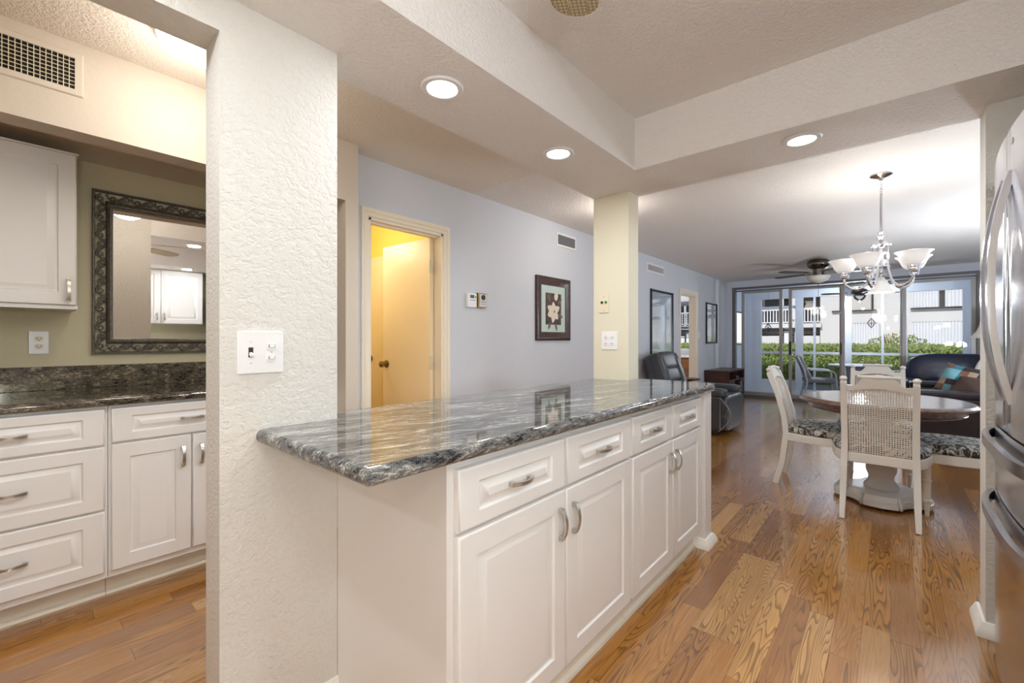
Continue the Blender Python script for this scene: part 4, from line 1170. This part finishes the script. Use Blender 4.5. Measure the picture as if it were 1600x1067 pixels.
pillow('throw_pillow', 'brown and turquoise patchwork throw pillow leaning on the dark sofa', (.62, 7.18, .685), (.225, .075, .20), (-.45, .18, -.65), 'patchwork')
pillow('throw_pillow', 'plain brown throw pillow in front of the patchwork pillow', (.72, 6.92, .64), (.21, .07, .15), (-.9, .1, -.5), 'brown_fabric')
pillow('throw_pillow', 'white throw pillow behind the brown pillow against the sofa back', (.85, 7.42, .72), (.19, .07, .19), (-.25, .2, -1.0), 'white_fabric')

def loveseat():
    t = thing('loveseat', 'navy leather recliner with rounded high back before the sliding doors', 'armchair', (.74, 9.15, 0))
    L_ = 'navy_leather'
    m_ = MB(); m_.box(.22, 1.28, 8.72, 9.5, .05, .32, .03); m_.build('base', L_, t)
    for a, b in ((.17, .40), (1.10, 1.33)):
        m_ = MB(); m_.box(a, b, 8.62, 9.46, .04, .50, .05, 4); ar = m_.build('arm', L_, t)
        m_ = MB(); puffy(m_, ((a + b) / 2, 9.02, .53), (.12, .42, .05), .4, .25); m_.build('arm_pad', L_, ar)
    m_ = MB(); puffy(m_, (.75, 8.98, .42), (.35, .38, .11), .35, .3); m_.build('seat_cushion', L_, t)
    R = Matrix.Translation((.75, 9.38, .40)) @ Matrix.Rotation(-.16, 4, 'X')
    m_ = MB(); puffy(m_, (0, 0, .25), (.57, .16, .30), .55, .42, R, 40, 22); b_ = m_.build('backrest', L_, t)
    m_ = MB(); puffy(m_, (0, -.05, .29), (.545, .17, .265), .6, .45, R, 40, 22); m_.build('head_cushion', L_, b_)
loveseat()
t = thing('end_table', 'small dark end table holding the black lamp beside the sofa', 'table', (1.05, 8.42, 0))
m_ = MB(); m_.box(.87, 1.25, 8.23, 8.6, .52, .55, .004); m_.build('top', 'espresso', t)
for sx_ in (.89, 1.20):
    for sy_ in (8.25, 8.55):
        m_ = MB(); m_.box(sx_, sx_ + .03, sy_, sy_ + .03, 0, .52); m_.build('leg', 'espresso', t)
lx, ly = 1.0, 8.42
t = thing('table_lamp', 'table lamp with pale flared shade and black scrolled iron base', 'lamp', (lx, ly, .55))
m_ = MB(); m_.lathe([(.09, .551), (.09, .562), (.03, .575), (.012, .60), (.012, 1.22)], 20, c=(lx, ly, 0))
for k in range(4):
    a = k * PI / 2 + .4; pts = []
    for i in range(26):
        q = i / 25; an = -PI / 2 + q * 3.6 * PI; r = .085 * (1 - .72 * q)
        pts.append((lx + math.cos(a) * (.085 + r * math.cos(an)), ly + math.sin(a) * (.085 + r * math.cos(an)), .80 + q * .12 + r * 1.6 * math.sin(an)))
    m_.tube(pts, .007, 6)
m_.build('base', 'black_iron', t)
m_ = MB(); o_ = [(.215, 1.195), (.17, 1.235), (.135, 1.29), (.11, 1.36), (.098, 1.44)]
m_.lathe(o_ + [(r - .004, z) for r, z in o_[::-1]] + [o_[0]], 32, c=(lx, ly, 0), cap=False); m_.build('lamp_shade', 'shade_linen', t)

def torchiere(x, y, e, label, h=1.55):  # added fill lamps, out of view, to brighten dining and living room
    t = thing('fill_floor_lamp', label, 'lamp', (x, y, 0), 'unseen fill lamps added along the right wall')
    m_ = MB(); m_.lathe([(.001, 0), (.13, 0), (.13, .02), (.03, .035), (.012, .06), (.012, h - .14), (.03, h - .12)], 24, c=(x, y, 0)); m_.build('stand', 'dark_nickel', t)
    m_ = MB(); m_.lathe([(.03, h - .12), (.10, h - .09), (.16, h - .03), (.155, h - .028), (.09, h - .08), (.001, h - .10)], 28, c=(x, y, 0)); m_.build('lamp_shade', 'shade_frost', t)
    lamp('bulb', 'POINT', e, (x, y, h), t, (.86, .93, 1), .08)
torchiere(1.15, 3.2, 8, 'unseen torchiere added as fill in the dining corner behind the kitchen wall')
torchiere(1.2, 6.0, 105, 'unseen short uplight added as fill beside the dark sofa arm', 1.05)

# ================================================================== SLIDING DOORS
m_ = MB()
m_.box(-2.49, 1.07, 9.86, 9.99, 2.215, 2.25); m_.box(-2.49, 1.07, 9.90, 9.94, 2.165, 2.19); m_.box(-2.488, -2.43, 9.862, 9.988, .0, 2.214); m_.box(1.02, 1.068, 9.862, 9.988, 0, 2.214)
m_.box(-2.49, 1.07, 9.85, 9.99, -.01, .025, .002); m_.box(-2.49, 1.07, 9.90, 9.91, .02, .04); m_.box(-2.49, 1.07, 9.95, 9.96, .02, .04)
d = struct(m_.build('window_1', 'dark_track', origin=False))
for (a, b, yy, hd) in ((-2.33, -1.60, 9.955, 0), (-1.485, -.62, 9.885, 1), (-.70, .205, 9.925, 1), (.125, 1.02, 9.955, 0)):
    m_ = MB(); sw = .055
    for q in ((a, a + sw, .04, 2.164), (b - sw, b, .04, 2.164)): m_.box(q[0], q[1], yy - .015, yy + .015, q[2], q[3], .003)
    for q in ((.042, .11), (2.125, 2.162)): m_.box(a + sw, b - sw, yy - .013, yy + .013, q[0], q[1])
    p = m_.build('sliding_panel', 'aluminium', d)
    m_ = MB(); m_.box(a + sw - .004, b - sw + .004, yy - .003, yy + .003, .10, 2.13); m_.build('window_pane', 'glass', p)
    if hd:
        m_ = MB(); hx_ = a + .028
        m_.box(hx_ - .014, hx_ + .014, yy - .032, yy - .014, .88, 1.14, .006); m_.tube([(hx_, yy - .03, .90), (hx_, yy - .065, .93), (hx_, yy - .065, 1.09), (hx_, yy - .03, 1.12)], .009, 8); m_.build('door_handle', 'slot_dark', p)

# ================================================================== LANAI
LY = 11.30
b = MB(); b.box(-2.75, 1.6, 9.99, 11.45, -.14, -.02); struct(b.build('floor_lanai', 'concrete', origin=False))
b = MB(); b.box(-2.75, 1.6, 9.99, 11.45, 2.30, 2.5); struct(b.build('ceiling_lanai', 'lanai_paint', origin=False))
b = MB(); wall_y(b, -2.58, -2.55, 10.30, 11.42, 2.3, [(10.36, 11.05, 1.06, 1.80)]); struct(b.build('wall_lanai_left', 'lanai_paint', origin=False))
b = MB(); b.box(1.38, 1.5, 9.99, 11.42, -.02, 2.3); struct(b.build('wall_lanai_right', 'lanai_paint', origin=False))
m_ = MB()
for q in ((10.36, 10.38, 1.08, 1.78), (11.03, 11.05, 1.08, 1.78), (10.36, 11.05, 1.06, 1.08), (10.36, 11.05, 1.78, 1.80)): m_.box(-2.585, -2.545, *q)
struct(m_.build('window_3', 'dark_bronze', origin=False))
m_ = MB()
for a, bb in ((-2.55, -2.23), (-1.57, -1.43), (-.74, -.595), (.155, .25), (.99, 1.38)): m_.box(a, bb, LY - .047, LY + .047, .051, 2.089)
for a, bb in ((-1.245, -1.205), (-.134, -.095)): m_.box(a, bb, LY - .02, LY + .02, .092, 2.089)
m_.box(-2.55, 1.38, LY - .05, LY + .05, 2.09, 2.3); m_.box(-2.55, 1.38, LY - .05, LY + .05, -.02, .05)
m_.box(-2.23, .99, LY - .022, LY + .022, .865, .915); m_.box(-2.23, -1.57, LY - .03, LY + .03, 1.86, 1.925)
m_.box(-2.23, -1.57, LY - .025, LY + .025, .05, .28); m_.box(-1.43, .99, LY - .025, LY + .025, .05, .09)
d = struct(m_.build('window_4', 'white_frame', origin=False))
for a, bb in ((-2.23, -1.57), (-1.43, -.74), (-.595, .155), (.25, .99)):
    m_ = MB(); m_.box(a, bb, LY + .005, LY + .009, .09, 2.09); m_.build('window_pane', 'glass', d)

# patio furniture
def patio_chair(c, rz, label):
    R = Matrix.Translation(Vector(c)) @ Matrix.Rotation(rz, 4, 'Z')
    t = thing('patio_chair', label, 'chair', c, 'white lanai chairs')
    z0 = 0
    for s_ in (-1, 1):
        m_ = MB(); x = s_ * .27
        m_.tube([R @ Vector(p) for p in ((x, .26, .02), (x, .25, .35), (x, .24, .52), (x, .20, .575), (x, .12, .59), (x, -.18, .60))], .016, 8)
        m_.tube([R @ Vector(p) for p in ((x, -.28, .02), (x, -.22, .35), (x, -.27, .60), (x, -.38, .86))], .016, 8); m_.build('side_frame', 'patio_white', t)
    m_ = MB(); puffy(m_, (0, .02, .385), (.27, .29, .045), .4, .3, R); m_.build('seat_cushion', 'patio_cushion', t)
    Rb = R @ Matrix.Translation((0, -.26, .62)) @ Matrix.Rotation(.38, 4, 'X')
    m_ = MB(); puffy(m_, (0, 0, 0), (.26, .04, .27), .4, .3, Rb); bk = m_.build('backrest', 'patio_cushion', t)
    m_ = MB()
    for k in range(5): m_.box(-.25 + k * .105, -.17 + k * .105, .03, .048, -.25, .25, .006, M=Rb)
    m_.build('straps', 'patio_white', bk)
    m_ = MB(); m_.tube([R @ Vector((-.27, .22, .33)), R @ Vector((.27, .22, .33))], .014, 8); m_.tube([R @ Vector((-.27, -.22, .33)), R @ Vector((.27, -.22, .33))], .014, 8); m_.build('stretcher', 'patio_white', t)
patio_chair((-1.08, 10.62, -.02), -1.35, 'white lanai armchair with grey strapped back left of the patio table')
patio_chair((.12, 10.75, -.02), 1.9, 'white lanai armchair right of the patio table, back above the dining chair')
t = thing('patio_table', 'white patio table with a thick grey pedestal on the lanai', 'table', (-.50, 10.7, -.02))
m_ = MB(); m_.lathe([(.001, .665), (.40, .665), (.43, .672), (.435, .685), (.42, .695), (.001, .695)], 40, c=(-.50, 10.7, 0)); m_.build('top', 'patio_white', t)
m_ = MB(); m_.lathe([(.22, -.02), (.22, .02), (.15, .06), (.13, .30), (.16, .64), (.20, .665)], 28, c=(-.50, 10.7, 0)); m_.build('pedestal', 'patio_cushion', t)
t, zb = fan('ceiling_fan', 'dark ceiling fan with clear glass lights on the lanai beyond the sliding doors', (-.44, 10.6), 2.30, .24, .62, 'fan_blade_brown', 'slot_dark', math.radians(20), 4, .12, 'clear_shade', bowl=.10)
lamp('bulb', 'POINT', 36, (-.44, 10.6, zb - .22), t, (.84, .92, 1), .02)  # the fan's own lights are off; bulb added to brighten the lanai
def ornament(x, y, z, label):
    t = thing('hanging_ornament', label, 'ornament', (x, y, z), 'ornaments hanging in the lanai')
    m_ = MB(); m_.tube([(x, y, z + .10), (x, y, 2.30)], .0015, 4); m_.build('cord', 'slot_dark', t)
    m_ = MB()
    for k in range(4):
        a = k * PI / 4
        m_.tube([(x + math.cos(a) * r, y + math.sin(a) * r, z + q) for r, q in ((0, .10), (.055, .02), (.06, 0), (.04, -.035), (0, -.09), (-.04, -.035), (-.06, 0), (-.055, .02), (0, .10))], .004, 5)
    m_.sphere((x, y, z), .018); m_.build('cage', 'dark_nickel', t)
ornament(-.27, 10.62, 1.483, 'small dark wire ornament hanging in the lanai right of its ceiling fan')
ornament(-1.97, 10.62, 1.43, 'small dark wire ornament hanging in the lanai before the balcony')

# ================================================================== OUTSIDE
b = MB(); b.box(-30, 30, 11.45, 60, -.4, -.16); o = b.build('ground', 'concrete', origin=False); struct(o)
b = MB(); b.box(-9, 9, -3.5, 11.55, 2.51, 5.2); struct(b.build('wall_upper_shade', 'stucco', origin=False))  # unseen upper mass, added to shade the hedge foot and block sky
def leaf(mb, p, nrm, s):
    nrm = Vector(nrm).normalized(); a = nrm.orthogonal().normalized(); b_ = nrm.cross(a)
    q = random.random() * 2 * PI; u_ = a * math.cos(q) + b_ * math.sin(q); v_ = nrm.cross(u_)
    p = Vector(p); mb.bm.faces.new([mb.bm.verts.new(x) for x in (p - u_ * s, p - v_ * s * .45 + nrm * s * .15, p + u_ * s, p + v_ * s * .45 + nrm * s * .15)])
rnd = random.Random(3)
def hedge():
    t = thing('hedge', 'long clipped green hedge outside between the lanai and the white building', 'hedge', (-1, 16.3, -.16))
    m_ = MB(); xs = [-7.5 + .12 * i for i in range(118)]; lo = []
    for x in xs:
        nz = lambda a, b_: noise.noise(Vector((x * 1.3, a * 3, b_ * 3))) * .07
        lo.append([(x, 15.85 + nz(0, 0), -.16), (x, 15.76 + nz(0, 1), .2), (x, 15.74 + nz(0, 2), .6), (x, 15.80 + nz(1, 3), .96 + nz(2, 2) * .5), (x, 16.1, 1.0 + nz(4, 1) * .5), (x, 16.6, 1.0 + nz(5, 1) * .5), (x, 16.95, .95), (x, 17, -.16)])
    m_.loft(lo); m_.build('branches', 'hedge_leaf', t)
    m_ = MB()
    for i in range(26000):
        x = rnd.uniform(-6, 4.5)
        if rnd.random() < .7: p = (x, 15.74 + rnd.gauss(-.02, .05), rnd.uniform(-.1, 1.0)); nn_ = (rnd.gauss(0, .6), -1, rnd.gauss(.3, .6))
        else: p = (x, rnd.uniform(15.75, 16.9), 1.0 + rnd.gauss(.01, .025)); nn_ = (rnd.gauss(0, .7), rnd.gauss(-.4, .6), 1)
        leaf(m_, p, nn_, rnd.uniform(.022, .042))
    o = m_.build('leaves', 'hedge_leaf', t, smooth=0); o['kind'] = 'stuff'
hedge()
t = thing('shrub', 'loose leafy shrub rising above the hedge before the white building', 'shrub', (.15, 19.0, -.16))
m_ = MB()
for k in range(14):
    a = rnd.uniform(0, 2 * PI); e = rnd.uniform(.2, .7)
    m_.tube([(.15, 19, -.16), (.15 + e * .5 * math.cos(a), 19 + e * .4 * math.sin(a), .7), (.15 + e * math.cos(a), 19 + e * .7 * math.sin(a), 1.35 + rnd.uniform(-.2, .12))], .012, 5)
m_.build('branches', 'dresser_oak', t)
m_ = MB()
for i in range(1500):
    a = rnd.uniform(0, 2 * PI); r = .78 * rnd.random() ** .5; zz = rnd.uniform(.4, 1.5 - .45 * r)
    leaf(m_, (.15 + r * math.cos(a), 19 + .7 * r * math.sin(a), zz), (rnd.gauss(0, 1), rnd.gauss(-.5, 1), rnd.gauss(.4, 1)), rnd.uniform(.03, .06))
o = m_.build('leaves', 'hedge_leaf', t, smooth=0); o['kind'] = 'stuff'

def building():
    t = thing('apartment_building', 'sunlit white two-storey apartment building beyond the hedge', 'building', (-1, 24, -.16))
    B = 24.0
    m_ = MB(); wall_x(m_, B, B + .3, -14, 10, -.16, 6.5, [(-4.93, -2.39, -.16, 4.6), (-9.5, -6.2, -.16, 4.6)])
    m_.box(-.31, .40, B - .18, B, -.16, 6.5); m_.box(-14, 10, B + 1.9, B + 2.2, -.16, 6.5)
    for x in (-4.93, -2.39, -9.5, -6.2): m_.box(x - .06 if x in (-4.93, -9.5) else x, x if x in (-4.93, -9.5) else x + .06, B + .3, B + 1.9, -.16, 6.5)
    m_.build('wall', 'stucco', t)
    for (a, b_) in ((-4.93, -2.39), (-9.5, -6.2)):
        m_ = MB(); m_.box(a - .05, b_ + .05, B - .12, B + 1.9, 1.74, 1.93); sl = m_.build('balcony_slab', 'stucco', t)
        m_ = MB(); m_.box(a, b_, B - .08, B - .02, 2.56, 2.64); m_.box(a, b_, B - .07, B - .03, 1.97, 2.02)
        k = a + .06
        while k < b_: m_.box(k, k + .045, B - .07, B - .03, 2.02, 2.56); k += .125
        m_.build('railing', 'shutter_white', t)
        m_ = MB(); m_.box(a, b_, B + 1.80, B + 1.84, 1.94, 4.6); m_.box(a + .15, a + .95, B + 1.78, B + 1.9, 1.95, 4.3); m_.box(a + 1.75, b_ - .05, B + 1.86, B + 1.9, 1.95, 4.3); m_.box(a + 1.1, a + 1.22, B + 1.86, B + 1.9, 1.95, 4.3)  # first box: dark panel added across the whole recess back
        m_.build('balcony_back_and_doors', 'balcony_dark', t)
        m_ = MB(); m_.box(a + 1.0, a + 1.1, B + .1, B + .2, 1.93, 4.6); m_.box(a + 1.35, a + 1.62, B + .4, B + .5, 1.93, 4.6); m_.box(a + 1.12, a + 1.35, B + .1, B + .25, -.16, 1.74); m_.box(a + 1.55, a + 1.7, B + .1, B + .25, -.16, 1.74); m_.build('post', 'shutter_white', t)
        for (p, q) in ((a + .05, a + 1.05), (a + 1.75, b_ - .02)):
            m_ = MB(); m_.box(p, q, B + .03, B + .09, -.16, 1.36, .01); d = m_.build('garage_door', 'garage_white', t)
        m_ = MB(); m_.box(a, b_, B + .02, B + .06, 1.60, 1.66); m_.box(a, b_, B + .33, B + .36, 1.38, 1.43); m_.build('gutter', 'dark_bronze', t)
    def corr(x0, x1, z0, z1, y):
        m_ = MB(); n = max(4, int((x1 - x0) / .085)); lo = []
        for i in range(n * 2 + 1):
            x = x0 + (x1 - x0) * i / (2 * n); d = .035 if i % 2 else 0
            lo.append([(x, y - .02 - d, z0), (x, y - .02 - d, z1), (x, y + .02, z1), (x, y + .02, z0)])
        m_.loft(lo); return m_.build('storm_shutter', 'shutter_white', t, smooth=0)
    corr(.66, 1.45, 2.47, 4.2, B - .04); corr(1.62, 2.12, 2.47, 4.2, B - .04); corr(.66, 2.35, .1, 1.87, B - .04); corr(-1.28, -.33, -.1, 1.86, B - .04)
    corr(4.0, 5.4, 2.47, 4.2, B - .04); corr(4.0, 5.4, .1, 1.87, B - .04)
    m_ = MB(); m_.box(1.455, 1.615, B - .03, B - .005, 2.47, 4.2); m_.build('window_gap', 'dark_bronze', t)
    m_ = MB(); m_.box(-1.26, -.62, B - .03, B - .005, 2.46, 4.0); m_.build('window_panel', 'cane', t)
    m_ = MB(); m_.box(-.60, -.54, B - .05, B - .005, 2.42, 4.1); m_.build('window_jamb', 'dark_bronze', t)
    for a, b_ in ((.62, 2.08), (-1.96, -.43), (4.0, 5.4)):
        m_ = MB(); m_.box(a, b_, B - .10, B, 2.41, 2.455); m_.build('ledge', 'dark_bronze', t)
    for a, b_ in ((.66, 2.35), (-1.28, -.33)):
        m_ = MB(); k = a
        while k < b_ - .05: m_.box(k, k + .05, B - .06, B - .005, 1.875, 1.895); k += .10
        m_.build('shutter_track', 'grey_print', t)
    m_ = MB(); m_.box(-14.5, 10.5, B - .6, B + 2.6, 6.5, 6.7); m_.build('roof', 'concrete', t)
building()
